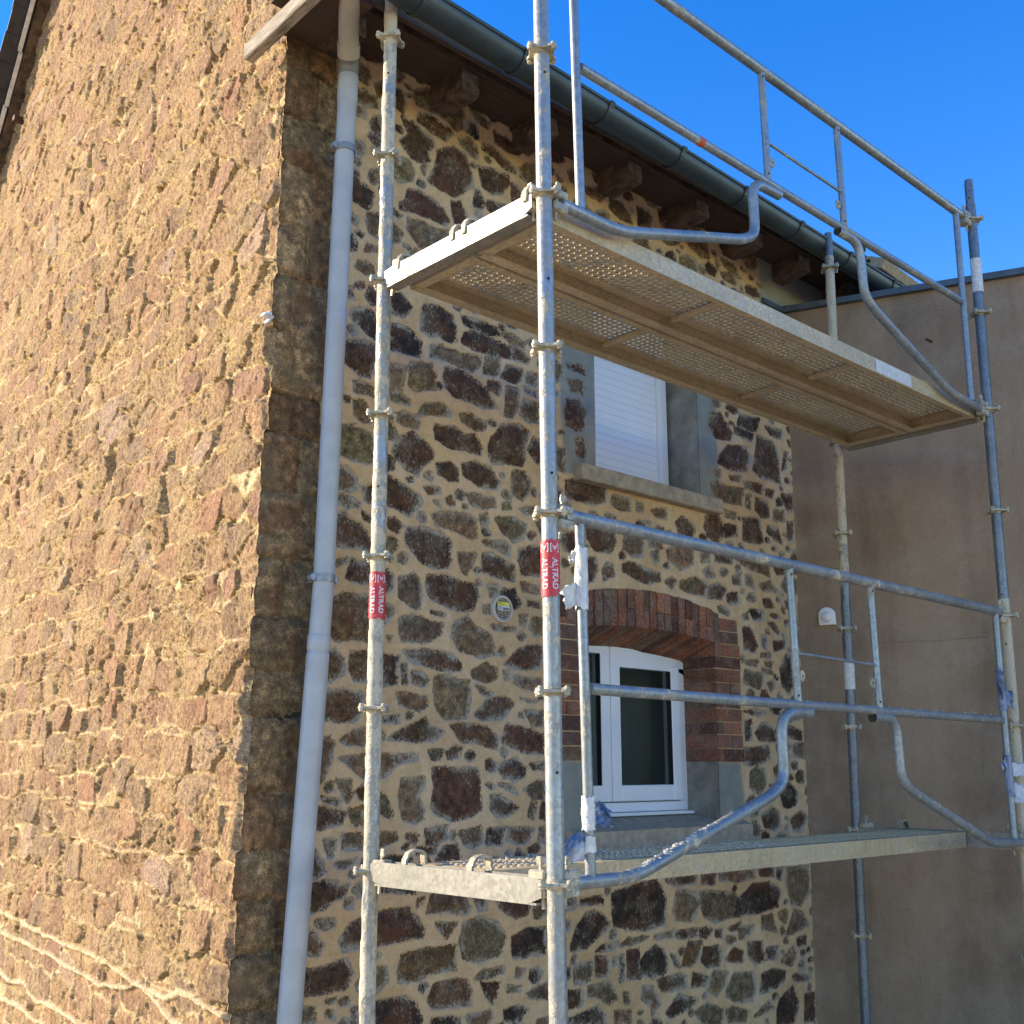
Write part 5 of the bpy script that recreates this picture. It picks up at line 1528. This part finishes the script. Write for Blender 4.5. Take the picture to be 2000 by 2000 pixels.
up = [o for o in bpy.data.objects if o.name == 'deck_plank'][0]
mb = MB(); mb.quad((2.02, .0385, 1.957), (2.33, .0385, 1.957), (2.33, .0385, 2.016), (2.02, .0385, 2.016)); mb.build('faded_label', M['label_white'], up)
# grit lying on the lower plank
mb = MB()
for k in range(420):
    x, y = rng.uniform(.06, 1.6)**1.0, rng.uniform(.285, .605); crumb(mb, (x, y, .022), rng.uniform(.0015, .005))
lowp = [o for o in bpy.data.objects if o.name == 'deck_plank.002'][0]
q = mb.build('mortar_crumbs', bpy.data.materials['dried_mortar'], lowp); q['kind'] = 'stuff'

# ================================================================ TORN TAPE AND FILM ON THE RAIL POSTS
def wrap(name, label, x, y, z0, z1, mname, flaps, seed, rad=.021):
    T = thing(name, label, 'torn plastic', (x, y, z0), 'torn plastic left on the rail posts')
    mb = MB(); n = 26; m_ = 30; rr = np.random.RandomState(seed)
    th = 2*np.pi*np.arange(n)/n; zs = np.linspace(z0, z1, m_+1); TH, ZZ = np.meshgrid(th, zs)
    f = fbm(np.cos(TH)*2+ZZ*30, np.sin(TH)*2+ZZ*11, seed, 4, .6); cr = np.abs(fbm(np.cos(TH)*3+ZZ*45, np.sin(TH)*3, seed+3, 3))
    rr_ = rad+.003*f+.004*cr
    zj = ZZ+.010*fbm(np.cos(TH)*2, np.sin(TH)*2+ZZ*0, seed+8, 3)
    for i in range(m_+1):
        for j in range(n): mb.v.append((x+rr_[i, j]*math.cos(th[j]), y+rr_[i, j]*math.sin(th[j]), zj[i, j]))
    for i in range(m_):
        for j in range(n): a = i*n+j; b_ = i*n+(j+1) % n; mb.f.append((a, b_, b_+n, a+n)); mb.m.append(0)
    mb.build('wrapped_tape', M[mname[0]], T, smooth=True)
    for fi, (ang, zc, L, h) in enumerate(flaps):
        fb = MB(); nu, nv = 14, 16; d = Vector((math.cos(R(ang)), math.sin(R(ang)), 0)); s_ = d.cross(Vector((0, 0, 1)))
        U, V = np.meshgrid(np.linspace(0, 1, nu), np.linspace(-.5, .5, nv))
        wv = .016*fbm(U*2+seed, V*2+fi*5, seed+20, 3, .5)+.006*np.abs(fbm(U*5, V*5+3, seed+21, 2)); edge = fbm(V*5+fi, U*0+2, seed+5, 3)
        for i in range(nv):
            for j in range(nu):
                u, v = U[i, j], V[i, j]; l_ = L*(1+.25*edge[i, j]) ; hh = h*(1-.25*u)
                p = Vector((x, y, zc)) + d*(.016+u*l_) + s_*(wv[i, j]*(.3+u)) + Vector((0, 0, v*hh-.25*h*u*u+.010*fbm(U[i:i+1, j:j+1]*4, V[i:i+1, j:j+1]*4, seed+9, 2)[0, 0]))
                fb.v.append(tuple(p))
        for i in range(nv-1):
            for j in range(nu-1): a = i*nu+j; fb.f.append((a, a+1, a+nu+1, a+nu)); fb.m.append(0)
        o = fb.build('loose_flap', M[mname[1]], T, smooth=True); md = o.modifiers.new('t', 'SOLIDIFY'); md.thickness = .0008
wrap('torn_tape', 'white torn tape round the left post of the lower guard rail', .128, 0, .745, .925, ('wrap_white', 'wrap_white'), [(165, .79, .045, .075), (150, .905, .018, .035)], 5, .0185)
wrap('torn_film', 'blue and white torn film round the foot of the lower left rail post', .143, 0, .135, .225, ('wrap_white', 'wrap_blue'), [(-40, .178, .050, .06), (-60, .20, .03, .03)], 9, .018)
wrap('torn_film', 'pale blue film hanging just right of the nearest pole above the ledger', .146, 0, .075, .118, ('wrap_white', 'wrap_blue'), [(172, .095, .075, .085), (160, .085, .06, .06)], 14, .017)
wrap('torn_film', 'dark blue film scrap on the right rail post above the middle rail', 2.855, 0, .55, .74, ('wrap_dark', 'wrap_dark'), [(200, .66, .035, .10), (-30, .62, .035, .10)], 18, .017)
wrap('torn_film', 'dark blue film scrap low on the right rail post near the far pole', 2.846, 0, .18, .36, ('wrap_dark', 'wrap_blue'), [(190, .33, .05, .05), (-20, .30, .10, .06), (-35, .2, .05, .09)], 23, .017)
bpy.context.view_layer.update()
print('OBJECTS', len(bpy.data.objects), 'VERTS', sum(len(o.data.vertices) for o in bpy.data.objects if o.type == 'MESH'))
